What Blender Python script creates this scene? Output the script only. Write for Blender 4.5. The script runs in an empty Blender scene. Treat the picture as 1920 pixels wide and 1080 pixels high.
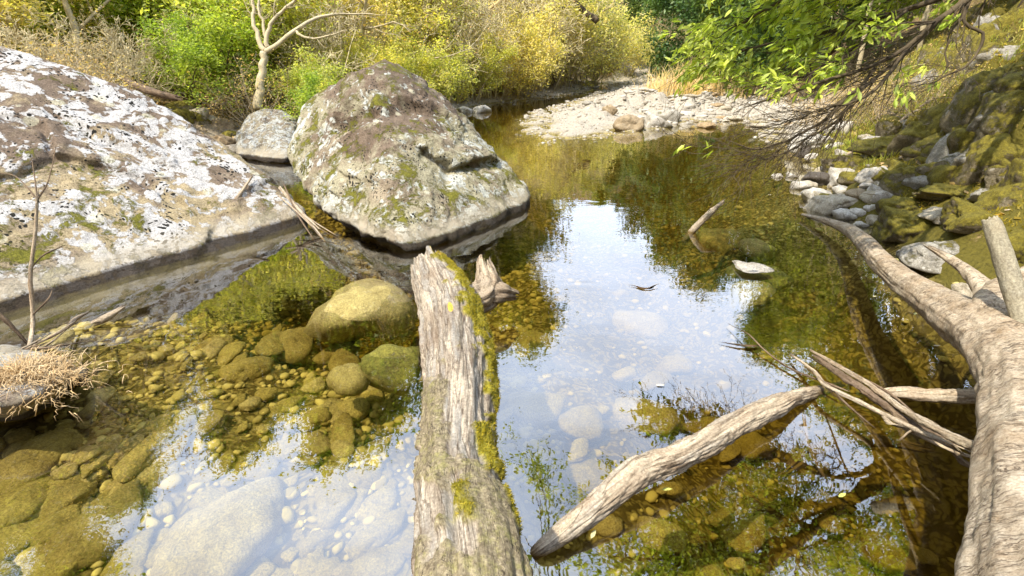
import bpy, bmesh, math, random
import numpy as np
from mathutils import Vector, Matrix
D = bpy.data
SC = bpy.context.scene
COL = SC.collection
R = math.radians
# ------------------------------------------------------------------ camera, world, sun, exposure
CAMH = 1.7; PITCH = 24.0; FPX = 960.0
cam = D.cameras.new('camera'); co = D.objects.new('camera', cam); COL.objects.link(co)
cam.sensor_width = 36; cam.lens = 36 * FPX / 1920
cam.clip_start = 0.05; cam.clip_end = 2000
co.location = (0, 0, CAMH); co.rotation_euler = (R(90 - PITCH), 0, 0)
SC.camera = co
SUN = Vector((-0.40, -0.34, 0.85)).normalized()
sun_el = math.asin(SUN.z); sun_az = math.atan2(SUN.x, SUN.y)
w = D.worlds.new('World'); SC.world = w; w.use_nodes = True
nt = w.node_tree; nt.nodes.clear()
def wn(t, **k):
    n = nt.nodes.new(t)
    for a, b in k.items(): setattr(n, a, b)
    return n
sky = wn('ShaderNodeTexSky', sky_type='NISHITA', sun_disc=False, sun_elevation=sun_el, sun_rotation=sun_az, air_density=1.0, dust_density=1.5, ozone_density=1.0)
bg = wn('ShaderNodeBackground'); out = wn('ShaderNodeOutputWorld')
tc = wn('ShaderNodeTexCoord'); mp = wn('ShaderNodeMapping'); mp.inputs['Scale'].default_value = (1, 1, 2.2)
ns = wn('ShaderNodeTexNoise'); ns.inputs['Scale'].default_value = 1.7; ns.inputs['Detail'].default_value = 7
cr = wn('ShaderNodeValToRGB'); cr.color_ramp.elements[0].position = .36; cr.color_ramp.elements[1].position = .62
cr.color_ramp.elements[0].color = (.22, .22, .22, 1)
mx = wn('ShaderNodeMix', data_type='RGBA')
mx.inputs[7].default_value = (10.2, 11.8, 14.8, 1)
nt.links.new(tc.outputs['Generated'], mp.inputs[0]); nt.links.new(mp.outputs[0], ns.inputs['Vector'])
dt = wn('ShaderNodeVectorMath', operation='DOT_PRODUCT'); dt.inputs[1].default_value = Vector((.12, .80, .55)).normalized()
nt.links.new(tc.outputs['Generated'], dt.inputs[0])
ad = wn('ShaderNodeMath', operation='MULTIPLY_ADD'); ad.inputs[1].default_value = .42; nt.links.new(dt.outputs['Value'], ad.inputs[0]); nt.links.new(ns.outputs[0], ad.inputs[2])
sb = wn('ShaderNodeMath', operation='SUBTRACT'); sb.inputs[1].default_value = .34; nt.links.new(ad.outputs[0], sb.inputs[0])
nt.links.new(sb.outputs[0], cr.inputs[0]); nt.links.new(cr.outputs[0], mx.inputs[0])
nt.links.new(sky.outputs[0], mx.inputs[6]); nt.links.new(mx.outputs[2], bg.inputs[0])
bg.inputs[1].default_value = 0.15
nt.links.new(bg.outputs[0], out.inputs[0])
sl = D.lights.new('sun', 'SUN'); sl.energy = 4.6; sl.angle = R(0.6); sl.color = (1, .93, .80)
so = D.objects.new('sun', sl); COL.objects.link(so); so.rotation_euler = SUN.to_track_quat('Z', 'Y').to_euler()
so.location = (-20, 10, 40)
vs = SC.view_settings; vs.view_transform = 'Standard'; vs.look = 'None'; vs.gamma = 1; vs.exposure = 0.8
cy = SC.cycles
cy.max_bounces = 8; cy.diffuse_bounces = 3; cy.glossy_bounces = 3; cy.transmission_bounces = 3
cy.transparent_max_bounces = 12; cy.volume_bounces = 0; cy.caustics_reflective = False; cy.caustics_refractive = False
cy.sample_clamp_indirect = 6
try:
    cy.use_denoising = True; cy.denoiser = 'OPENIMAGEDENOISE'
except Exception: pass

# ------------------------------------------------------------------ pixels (1920x1080) to rays in the place
sp, cp = math.sin(R(PITCH)), math.cos(R(PITCH))
def ray(px, py):
    u = (px - 960) / FPX; v = (540 - py) / FPX
    return np.array([u, cp + v * sp, -sp + v * cp])
def L(px, py, t): return np.array([0, 0, CAMH]) + ray(px, py) * t      # point at axial depth t
def P(px, py, z=0.0):
    r = ray(px, py); return np.array([0, 0, CAMH]) + r * ((z - CAMH) / r[2])

# ------------------------------------------------------------------ noise
def _h(i, j, k, s):
    i = i.astype(np.int64); j = j.astype(np.int64); k = k.astype(np.int64)
    n = (i * 374761393 + j * 668265263 + k * 2147483647 + s * 1274126177) & 0xffffffff
    n = ((n ^ (n >> 13)) * 1274126177) & 0xffffffff
    n = ((n ^ (n >> 16)) * 2246822519) & 0xffffffff
    n = n ^ (n >> 15)
    return (n & 0xffffff) / float(0xffffff)
def vn(Q, s=0):
    Q = np.asarray(Q, float); f = np.floor(Q); t = Q - f; t = t * t * t * (t * (t * 6 - 15) + 10)
    x, y, z = f[:, 0], f[:, 1], f[:, 2]; a = 0
    for dx in (0, 1):
        wx = t[:, 0] if dx else 1 - t[:, 0]
        for dy in (0, 1):
            wy = t[:, 1] if dy else 1 - t[:, 1]
            for dz in (0, 1):
                wz = t[:, 2] if dz else 1 - t[:, 2]
                a = a + wx * wy * wz * _h(x + dx, y + dy, z + dz, s)
    return a * 2 - 1
def fbm(Q, oc=4, s=0, g=.5, l=2.03):
    a = 0; am = 1; Q = np.asarray(Q, float)
    for o in range(oc):
        a = a + am * vn(Q + o * 17.3, s + o); am *= g; Q = Q * l
    return a
def sstep(a, b, x):
    t = np.clip((x - a) / (b - a), 0, 1); return t * t * (3 - 2 * t)

# ------------------------------------------------------------------ mesh helpers
def mk(name, V, F, mat, parent=None, smooth=True, attrs=None, uv=None):
    V = np.asarray(V, np.float32)
    if not isinstance(F, list): F = [F]
    F = [np.asarray(f, np.int32) for f in F if len(f)]
    me = D.meshes.new(name)
    me.vertices.add(len(V)); me.vertices.foreach_set('co', V.ravel())
    loops = np.concatenate([f.ravel() for f in F]); tot = np.concatenate([np.full(len(f), f.shape[1]) for f in F])
    start = np.concatenate([[0], np.cumsum(tot)[:-1]])
    me.loops.add(len(loops)); me.loops.foreach_set('vertex_index', loops)
    me.polygons.add(len(tot)); me.polygons.foreach_set('loop_start', start.astype(np.int32)); me.polygons.foreach_set('loop_total', tot.astype(np.int32))
    me.polygons.foreach_set('use_smooth', np.full(len(tot), bool(smooth)))
    if uv is not None:
        ul = me.uv_layers.new(name='UVMap'); ul.data.foreach_set('uv', np.asarray(uv, np.float32)[loops].ravel())
    for k, a in (attrs or {}).items():
        at = me.attributes.new(k, 'FLOAT', 'POINT'); at.data.foreach_set('value', np.asarray(a, np.float32))
    me.update(calc_edges=True); me.validate()
    if mat: me.materials.append(mat)
    o = D.objects.new(name, me); COL.objects.link(o)
    if parent: o.parent = parent
    return o
def tag(o, label, cat, group=None, kind=None):
    if label: o['label'] = label
    if cat: o['category'] = cat
    if group: o['group'] = group
    if kind: o['kind'] = kind
    return o
def thing(name, label, cat, loc=(0, 0, 0), group=None):
    o = D.objects.new(name, None); COL.objects.link(o); o.location = loc; o.empty_display_size = .2
    return tag(o, label, cat, group)
def dup(root, loc, rz, sc, label, group=None):
    r = root.copy(); COL.objects.link(r); r.location = loc; r.rotation_euler = (0, 0, rz); r.scale = sc if hasattr(sc, '__len__') else (sc,) * 3
    r['label'] = label
    if group: r['group'] = group
    for ch in root.children:
        c = ch.copy(); COL.objects.link(c); c.parent = r
    return r
def joinm(parts):
    V = []; Fs = {}; n = 0
    for v, fl in parts:
        if not isinstance(fl, list): fl = [fl]
        V.append(v)
        for f in fl:
            f = np.asarray(f)
            if len(f): Fs.setdefault(f.shape[1], []).append(f + n)
        n += len(v)
    return np.concatenate(V), [np.concatenate(x) for x in Fs.values()]
_ico = {}
def ico(n):
    if n not in _ico:
        bm = bmesh.new(); bmesh.ops.create_icosphere(bm, subdivisions=n, radius=1)
        V = np.array([v.co[:] for v in bm.verts]); F = np.array([[v.index for v in f.verts] for f in bm.faces]); bm.free()
        _ico[n] = (V / np.linalg.norm(V, axis=1)[:, None], F)
    return _ico[n]
def hull_rock(pts, p=22, sub=5, seed=0, amp=.05, freq=2.0, oc=5, strata=0, sdir=(0.2, .3, 1), center=None):
    pts = np.asarray(pts, float)
    bm = bmesh.new(); vs_ = [bm.verts.new(q) for q in pts]
    bmesh.ops.convex_hull(bm, input=vs_); bm.normal_update()
    c = pts.mean(0) if center is None else np.asarray(center, float)
    N = []; Dd = []
    for f in bm.faces:
        n = np.array(f.normal[:]); d = n @ (np.array(f.verts[0].co[:]) - c)
        if f.calc_area() < 1e-5: continue
        if d < 0: n, d = -n, -d
        if d < 1e-3: continue
        N.append(n); Dd.append(d)
    bm.free(); N = np.array(N); Dd = np.array(Dd)
    d, F = ico(sub)
    s = np.clip((d @ N.T) / Dd, 1e-4, None)
    m = s.max(1); r = 1 / (m * ((s / m[:, None]) ** p).sum(1) ** (1 / p))
    V = d * r[:, None] + c
    a = fbm(V * freq + seed * 7.7, oc, seed)
    rg = 1 - np.abs(fbm(V * freq * .8 + seed * 3.1 + 40, 4, seed + 9)) * 1.8
    disp = amp * a - amp * .9 * np.clip(rg, 0, 1) ** 4
    if strata:
        sd = np.array(sdir) / np.linalg.norm(sdir); q = V @ sd * strata + fbm(V * freq * .5, 3, seed + 3) * 1.3
        disp = disp + amp * .6 * (np.abs((q % 1) - .5) * 2) ** 3
    return V + d * disp[:, None], F
_rv = {}
def stone_shape(seed, sub=4, flat=.55, p=9, amp=.05):
    k = (seed, sub, flat, p, amp)
    if k in _rv: return _rv[k]
    rg = np.random.default_rng(seed + 100)
    n = 16; q = rg.normal(size=(n, 3)); q /= np.linalg.norm(q, axis=1)[:, None]
    q *= (1, rg.uniform(.62, .9), flat); V, F = hull_rock(q, p, sub, seed, amp, 2.0, 5)
    V -= (V.max(0) + V.min(0)) / 2; V /= (V[:, 0].max() - V[:, 0].min())
    _rv[k] = (V, F); return V, F
def frames(pts):
    pts = np.asarray(pts, float); T = np.gradient(pts, axis=0); T /= np.linalg.norm(T, axis=1)[:, None] + 1e-12
    up = np.array([0, 0, 1.]) if abs(T[0, 2]) < .9 else np.array([0, 1., 0])
    A = np.cross(T[0], up); A /= np.linalg.norm(A); As = [A]
    for i in range(1, len(pts)):
        A = As[-1] - T[i] * (As[-1] @ T[i]); A /= np.linalg.norm(A) + 1e-12; As.append(A)
    A = np.array(As); B = np.cross(A, T); return T, A, B         # A sideways, B roughly up
def catmull(pts, n):
    pts = np.asarray(pts, float); k = len(pts)
    E = np.vstack([2 * pts[0] - pts[1], pts, 2 * pts[-1] - pts[-2]])
    d = np.r_[0, np.cumsum(np.linalg.norm(np.diff(pts[:, :3], axis=0), axis=1))]; s = np.linspace(0, d[-1], n)
    i = np.clip(np.searchsorted(d, s, 'right') - 1, 0, k - 2); t = ((s - d[i]) / (d[i + 1] - d[i]))[:, None]
    p0, p1, p2, p3 = E[i], E[i + 1], E[i + 2], E[i + 3]
    return .5 * (2 * p1 + (p2 - p0) * t + (2 * p0 - 5 * p1 + 4 * p2 - p3) * t ** 2 + (3 * p1 - p0 - 3 * p2 + p3) * t ** 3)
def tube(pts, rad, sides=5):
    pts = np.asarray(pts, float); T, A, B = frames(pts); n = len(pts)
    th = np.arange(sides) / sides * 2 * np.pi; rad = np.broadcast_to(rad, n)
    V = pts[:, None] + rad[:, None, None] * (np.cos(th)[None, :, None] * A[:, None] + np.sin(th)[None, :, None] * B[:, None])
    i = np.arange(n - 1)[:, None] * sides; j = np.arange(sides)[None]; j2 = (j + 1) % sides
    F = np.stack([i + j, i + j2, i + sides + j2, i + sides + j], -1).reshape(-1, 4)
    caps = [[np.arange(sides)[::-1]], [np.arange(sides) + (n - 1) * sides]]
    fl = [F]
    if sides > 4: fl += [np.array(caps[0]), np.array(caps[1])]
    elif sides == 4: fl[0] = np.concatenate([F, caps[0], caps[1]])
    else: fl.append(np.array([caps[0][0], caps[1][0]]))
    return V.reshape(-1, 3), fl
def log_mesh(ctrl, n=200, m=64, seed=0, rough=.06, grain=.02, splinter=(.1, .1), flat=1.0, lump=.08):
    """ctrl rows x,y,z,radius -> verts, faces, uv, theta, s, radius"""
    C = catmull(np.array(ctrl, float), n); pts, rad = C[:, :3], np.clip(C[:, 3], .003, None)
    T, A, B = frames(pts); s = np.r_[0, np.cumsum(np.linalg.norm(np.diff(pts, axis=0), axis=1))]
    th = np.linspace(0, 2 * np.pi, m + 1)[:-1]
    S, TH = np.meshgrid(s, th, indexing='ij'); RR = np.broadcast_to(rad[:, None], S.shape)
    cx, sx = np.cos(TH), np.sin(TH)
    rm = rad.mean()
    q = np.stack([cx * 1.3 + seed, sx * 1.3, S / rm * .28], -1).reshape(-1, 3)
    lumpn = fbm(q, 3, seed).reshape(S.shape)
    q2 = np.stack([cx * 7, sx * 7, S / rm * .35 + seed * 3], -1).reshape(-1, 3); g1 = fbm(q2, 4, seed + 5).reshape(S.shape)
    q3 = np.stack([cx * 3, sx * 3, S / rm * 1.2 + seed * 3], -1).reshape(-1, 3); g2 = fbm(q3, 4, seed + 8).reshape(S.shape)
    r = RR * (1 + lump * lumpn + rough * g2 - grain * 4 * np.abs(g1) * (g1 < 0) + grain * g1)
    # splintered ends: pull rings along the axis unevenly
    sp_ = np.stack([cx * 4 + 9, sx * 4, np.zeros_like(S)], -1).reshape(-1, 3); jag = fbm(sp_, 4, seed + 20).reshape(S.shape)
    Ltot = s[-1]; e0 = np.clip(1 - S / max(splinter[0] * 2, 1e-3), 0, 1); e1 = np.clip(1 - (Ltot - S) / max(splinter[1] * 2, 1e-3), 0, 1)
    along = jag * (e0 * splinter[0] + e1 * splinter[1])
    V = pts[:, None] + r[..., None] * (cx[..., None] * A[:, None] + flat * sx[..., None] * B[:, None]) + along[..., None] * T[:, None]
    i = np.arange(n - 1)[:, None] * m; j = np.arange(m)[None]; j2 = (j + 1) % m
    F = np.stack([i + j, i + j2, i + m + j2, i + m + j], -1).reshape(-1, 4)
    V = V.reshape(-1, 3); nv = len(V)
    V = np.vstack([V, pts[0] + T[0] * splinter[0] * .6, pts[-1] - T[-1] * splinter[1] * .6])
    jj = np.arange(m); F3 = np.concatenate([np.stack([(jj + 1) % m, jj, np.full(m, nv)], 1), np.stack([(n - 1) * m + jj, (n - 1) * m + (jj + 1) % m, np.full(m, nv + 1)], 1)])
    uv = np.stack([np.abs(TH - np.pi).ravel() * rm, S.ravel()], 1); uv = np.vstack([uv, [0, 0], [0, Ltot]])
    return V, [F, F3], uv, TH.ravel(), S.ravel(), Ltot

# ------------------------------------------------------------------ materials
class NT:
    def __init__(s, name):
        s.m = D.materials.new(name); s.m.use_nodes = True; s.t = s.m.node_tree; s.t.nodes.clear()
        s.out = s.n('ShaderNodeOutputMaterial')
    def n(s, t, ins=None, **k):
        x = s.t.nodes.new(t)
        for a, b in k.items(): setattr(x, a, b)
        for a, b in (ins or {}).items(): s.i(x, a, b)
        return x
    def i(s, node, key, val):
        if isinstance(val, bpy.types.NodeSocket): s.t.links.new(val, node.inputs[key])
        elif isinstance(val, bpy.types.Node): s.t.links.new(val.outputs[0], node.inputs[key])
        else:
            if isinstance(val, tuple) and len(val) == 3 and node.inputs[key].type == 'RGBA': val = (*val, 1)
            node.inputs[key].default_value = val
    def coord(s, kind='Object', sc=(1, 1, 1)):
        t = s.n('ShaderNodeTexCoord'); return s.n('ShaderNodeMapping', {0: t.outputs[kind], 'Scale': sc}).outputs[0]
    def noise(s, vec, scale, detail=4, rough=.6, dist=0):
        return s.n('ShaderNodeTexNoise', {'Vector': vec, 'Scale': scale, 'Detail': detail, 'Roughness': rough, 'Distortion': dist}).outputs[0]
    def vor(s, vec, scale, feature='F1', out=0, rnd=1.0):
        return s.n('ShaderNodeTexVoronoi', {'Vector': vec, 'Scale': scale, 'Randomness': rnd}, feature=feature).outputs[out]
    def ramp(s, f, a, b, ca=(0, 0, 0), cb=(1, 1, 1)):
        x = s.n('ShaderNodeValToRGB', {0: f}); e = x.color_ramp.elements
        if a > b: a, b, ca, cb = b, a, cb, ca
        e[0].position = a; e[1].position = b; e[0].color = (*ca, 1); e[1].color = (*cb, 1); return x.outputs[0]
    def mix(s, f, a, b, mode='MIX'):
        return s.n('ShaderNodeMix', {0: f, 6: a, 7: b}, data_type='RGBA', blend_type=mode).outputs[2]
    def math(s, op, a, b=0.0, c=None):
        x = s.n('ShaderNodeMath', {0: a, 1: b}, operation=op)
        if c is not None: s.i(x, 2, c)
        return x.outputs[0]
    def attr(s, name): return s.n('ShaderNodeAttribute', attribute_name=name).outputs['Fac']
    def pos(s): return s.n('ShaderNodeNewGeometry').outputs['Position']
    def z(s): return s.n('ShaderNodeSeparateXYZ', {0: s.pos()}).outputs[2]
    def nz(s): return s.n('ShaderNodeSeparateXYZ', {0: s.n('ShaderNodeNewGeometry').outputs['Normal']}).outputs[2]
    def bump(s, h, st=.5, dist=.02, nrm=None):
        ins = {'Height': h, 'Strength': st, 'Distance': dist}
        if nrm: ins['Normal'] = nrm
        return s.n('ShaderNodeBump', ins).outputs[0]
    def done(s, col, rough=.85, nrm=None, spec=.3):
        b = s.n('ShaderNodeBsdfPrincipled', {'Base Color': col, 'Roughness': rough, 'Specular IOR Level': spec})
        if nrm: s.i(b, 'Normal', nrm)
        s.t.links.new(b.outputs[0], s.out.inputs[0]); return s.m

def lichen_rock(name, base=((.22, .16, .12), (.38, .31, .22)), white=.5, wcol=(.72, .72, .74), tan=(.5, .43, .3), moss=.5, blacks=.3, zband=True, scale=1.0, purple=.5, top=0.0, crack=None):
    m = NT(name); v = m.pos(); wv = m.n('ShaderNodeVectorMath', {0: v, 1: m.n('ShaderNodeVectorMath', {0: m.n('ShaderNodeTexNoise', {'Vector': v, 'Scale': 2.2 * scale, 'Detail': 5}).outputs[1], 1: (.35, .35, .35)}, operation='MULTIPLY').outputs[0]}, operation='ADD').outputs[0]
    col = m.mix(m.ramp(m.noise(v, 3 * scale, 8, .7), .35, .65), base[0], base[1])
    dka = m.attr('dark'); col = m.mix(m.math('MULTIPLY', m.ramp(m.math('ADD', m.math('ADD', m.math('MULTIPLY', m.noise(wv, 1.6 * scale, 9, .8), .7), m.math('MULTIPLY', m.noise(v, 11 * scale, 6, .8), .3)), m.math('MULTIPLY', dka, .12)), .47, .57), purple), col, m.mix(m.noise(v, 12 * scale, 7, .75), (.06, .042, .028), (.27, .20, .145)))
    tanm = m.ramp(m.math('SUBTRACT', m.noise(m.n('ShaderNodeMapping', {0: wv, 'Location': (5, 2, 1)}).outputs[0], 1.6 * scale, 8, .72), m.math('MULTIPLY', dka, .09)), .42, .54)
    col = m.mix(tanm, col, m.mix(m.noise(v, 16 * scale, 6, .75), tan, (tan[0] * .55, tan[1] * .52, tan[2] * .42)))
    # rounded lichen thalli: cells kept where a broad mask allows
    cell = m.vor(wv, 8 * scale, 'SMOOTH_F1'); cell2 = m.vor(wv, 19 * scale, 'F1')
    broad = m.noise(m.n('ShaderNodeMapping', {0: wv, 'Location': (1, 7, 3)}).outputs[0], 1.9 * scale, 9, .75)
    f = m.math('SUBTRACT', m.math('MULTIPLY', broad, 1.5), m.math('MULTIPLY', cell, .5))
    f = m.math('SUBTRACT', f, m.math('MULTIPLY', cell2, .25))
    th = .62 - .36 * white
    f = m.math('SUBTRACT', m.math('ADD', f, m.math('MULTIPLY', m.noise(v, 18 * scale, 5, .8), .16)), m.math('ADD', m.math('MULTIPLY', dka, .075), m.math('MULTIPLY', m.attr('low'), .10))); wm = m.ramp(f, th + .06, th + .11)
    wc = m.mix(m.noise(v, 34 * scale, 6, .8), wcol, (wcol[0] * .6, wcol[1] * .6, wcol[2] * .56))
    col = m.mix(wm, col, wc)
    # round yellowish thalli
    c3 = m.vor(m.n('ShaderNodeMapping', {0: v, 'Location': (3, 1, 9)}).outputs[0], 3.2 * scale, 'F1')
    col = m.mix(m.math('MULTIPLY', m.ramp(m.math('ADD', c3, m.math('MULTIPLY', m.noise(v, 14 * scale, 4), .12)), .25, .22), .6), col, (.58, .55, .40))
    # black specks in clumps
    bl = m.math('SUBTRACT', m.math('MULTIPLY', m.noise(m.n('ShaderNodeMapping', {0: v, 'Location': (9, 4, 2)}).outputs[0], 2.4 * scale, 5, .7), 1.0), m.math('MULTIPLY', m.vor(wv, 24 * scale), .55))
    bm_ = m.ramp(bl, .5 - blacks * .3, .53 - blacks * .3)
    col = m.mix(bm_, col, (.02, .018, .014))
    # moss
    ms = m.math('ADD', m.noise(m.n('ShaderNodeMapping', {0: wv, 'Location': (2, 9, 5)}).outputs[0], 2.0 * scale, 9, .8), m.math('MULTIPLY', m.nz(), .05 + top * .3))
    mt = .82 - .3 * moss + top * .1; ms = m.math('ADD', ms, m.math('MULTIPLY', m.attr('low'), .055))
    mm = m.ramp(ms, mt - .01, mt + .035)
    mc = m.mix(m.noise(v, 26 * scale, 5, .8), (.045, .05, .008), (.26, .24, .03))
    col = m.mix(mm, col, mc)
    gr = m.ramp(m.noise(v, 75, 3, .8), .34, .66, (.52, .50, .47), (1.32, 1.32, 1.32)); col = m.mix(1.0, col, gr, 'MULTIPLY')
    nrm_h = m.math('ADD', m.math('MULTIPLY', m.noise(v, 9 * scale, 9, .75), 1.0), m.math('MULTIPLY', mm, .25))
    nrm_h = m.math('ADD', nrm_h, m.math('MULTIPLY', wm, .12))
    nrm = m.bump(nrm_h, .9, .045)
    nrm = m.bump(m.noise(v, 60 * scale, 4, .7), .5, .012, nrm)
    if zband:
        z = m.math('ADD', m.z(), m.math('MULTIPLY', m.noise(v, 4, 5), .05))
        pale = m.math('MULTIPLY', m.ramp(z, .26, .17), m.ramp(z, .10, .125))
        col = m.mix(m.math('MULTIPLY', pale, .75), col, m.mix(m.noise(v, 20, 6), (.5, .44, .34), (.36, .31, .22)))
        col = m.mix(m.math('MULTIPLY', m.ramp(z, .12, .095), .95), col, m.mix(m.noise(m.n('ShaderNodeMapping', {0: v, 'Scale': (1, 1, 5)}).outputs[0], 9, 7), (.012, .009, .006), (.055, .038, .024)))
        col = m.mix(m.ramp(z, .04, .0), col, (.16, .13, .05))
    return m.done(col, .88, nrm, .2)

def stone_mat(name, c1, c2, c3=None, moss=0.0, mc=((.05, .045, .008), (.34, .28, .035)), rough=.8, wet=0, sc=1.0, spots=.4):
    m = NT(name); t = m.n('ShaderNodeTexCoord'); oi = m.n('ShaderNodeObjectInfo').outputs['Random']
    v = m.n('ShaderNodeVectorMath', {0: m.pos(), 1: m.math('MULTIPLY', oi, 37.0)}, operation='ADD').outputs[0]
    tint = m.mix(oi, c1, c2)
    if c3: tint = m.mix(m.ramp(m.math('FRACT', m.math('MULTIPLY', oi, 7.31)), .6, .8), tint, c3)
    dk = m.mix(1.0, tint, (.5, .46, .4), 'MULTIPLY')
    col = m.mix(m.ramp(m.noise(v, 5 * sc, 9, .72, .4), .3, .68), dk, tint)
    sp_ = m.ramp(m.math('SUBTRACT', m.noise(v, 7 * sc, 5), m.math('MULTIPLY', m.vor(v, 30 * sc), .35)), .46, .5)
    col = m.mix(m.math('MULTIPLY', sp_, spots), col, (.62, .60, .54))
    vein = m.ramp(m.math('ABSOLUTE', m.math('SUBTRACT', m.noise(v, 2.5 * sc, 5, .6, 1.5), .5)), 0, .012)
    col = m.mix(vein, m.mix(.4, col, (.07, .055, .035)), col)
    h = m.noise(v, 14 * sc, 8, .75)
    if moss > 0:
        ms = m.math('ADD', m.noise(v, 4.5 * sc, 9, .85), m.math('MULTIPLY', m.nz(), .16))
        mm = m.ramp(ms, .88 - .5 * moss, .96 - .5 * moss)
        col = m.mix(mm, col, m.mix(m.ramp(m.noise(v, 24, 8, .85), .3, .7), *mc)); h = m.math('ADD', h, m.math('MULTIPLY', m.noise(v, 26, 6, .85), mm))
    gr = m.ramp(m.noise(v, 85, 3, .8), .34, .66, (.60, .58, .54), (1.28, 1.28, 1.28)); col = m.mix(1.0, col, gr, 'MULTIPLY')
    nrm = m.bump(h, .9, .035); nrm = m.bump(m.noise(v, 80, 3), .5, .008, nrm)
    return m.done(col, rough, nrm, .25)

def leaf_mat(name, a, b, trans=.45, sc=1.5, fine=14, bright=None):
    m = NT(name); v = m.pos(); oi = m.n('ShaderNodeObjectInfo').outputs['Random']
    f = m.ramp(m.noise(v, sc, 3), .35, .65); col = m.mix(f, a, b)
    g = m.n('ShaderNodeAttribute', attribute_name='rnd').outputs['Fac']
    col = m.mix(g, m.mix(1.0, col, (.5, .55, .5), 'MULTIPLY'), m.mix(1.0, col, (1.5, 1.4, 1.2), 'MULTIPLY'))
    col = m.mix(m.math('MULTIPLY', oi, .35), col, m.mix(1.0, col, (1.35, 1.0, .7), 'MULTIPLY'))
    d = m.n('ShaderNodeBsdfPrincipled', {'Base Color': col, 'Roughness': .5, 'Specular IOR Level': .35})
    tcol = m.mix(1.0, col, (1.6, 1.7, .7), 'MULTIPLY'); t = m.n('ShaderNodeBsdfTranslucent', {'Color': tcol})
    s = m.n('ShaderNodeMixShader', {0: trans, 1: d, 2: t}); m.t.links.new(s.outputs[0], m.out.inputs[0]); return m.m

def bark_mat(name, a, b, sc=1.0, bump=.02):
    m = NT(name); v = m.pos(); col = m.mix(m.ramp(m.noise(v, 6 * sc, 7, .7), .35, .65), a, b)
    col = m.mix(m.math('MULTIPLY', m.ramp(m.vor(v, 9 * sc), .3, .12), .5), col, (a[0] * 1.6, a[1] * 1.6, a[2] * 1.5))
    return m.done(col, .9, m.bump(m.noise(v, 30 * sc, 6, .75), .7, bump), .15)

# ------------------------------------------------------------------ the river's plan
WATER = [(-3.9, -14), (-3.7, -3), (-3.65, 1.2), (-3.75, 2.6), (-4.1, 3.2), (-3.9, 4.2), (-3.2, 5.8), (-4.0, 7.6), (-5.6, 8.6), (-6.0, 9.8), (-4.9, 11.5),
         (-4.4, 15.5), (-2.1, 20.3), (.4, 26), (3, 30), (5.2, 38), (6.0, 44), (8.2, 44), (7.0, 36), (4.7, 29), (3.0, 24), (1.3, 18.6), (1.0, 15), (1.05, 12.2), (2.0, 12.9), (2.9, 14.3),
         (5.1, 16.4), (7.0, 17.2), (8.2, 16.8), (7.3, 14.6), (5.9, 11.2), (4.95, 8.4), (4.3, 7.0), (3.75, 6.0), (3.9, 5.0), (3.6, 4.2), (3.7, 3.0), (3.9, 1), (4.0, -3), (4.2, -14)]
WP = np.array(WATER)
def sdist(x, y):
    p = np.stack([x, y], -1); best = np.full(len(p), 1e9); ins = np.zeros(len(p), bool); n = len(WP)
    for i in range(n):
        a = WP[i]; b = WP[(i + 1) % n]; e = b - a; wv = p - a
        t = np.clip((wv @ e) / (e @ e), 0, 1); d = wv - t[:, None] * e; best = np.minimum(best, (d ** 2).sum(1))
        c = ((a[1] <= y) & (b[1] > y)) | ((b[1] <= y) & (a[1] > y))
        with np.errstate(divide='ignore', invalid='ignore'):
            xi = a[0] + (y - a[1]) / (b[1] - a[1] if b[1] != a[1] else 1e-9) * (b[0] - a[0])
        ins ^= c & (x < xi)
    d = np.sqrt(best); return np.where(ins, d, -d)
cl_y = np.array([-400, -14, 0, 6, 10, 16, 22, 30, 44, 60, 100, 400.]); cl_x = np.array([0, 0, 0, .2, 0, 0.5, 1.0, 4, 8, 14, 30, 150.])
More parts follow.
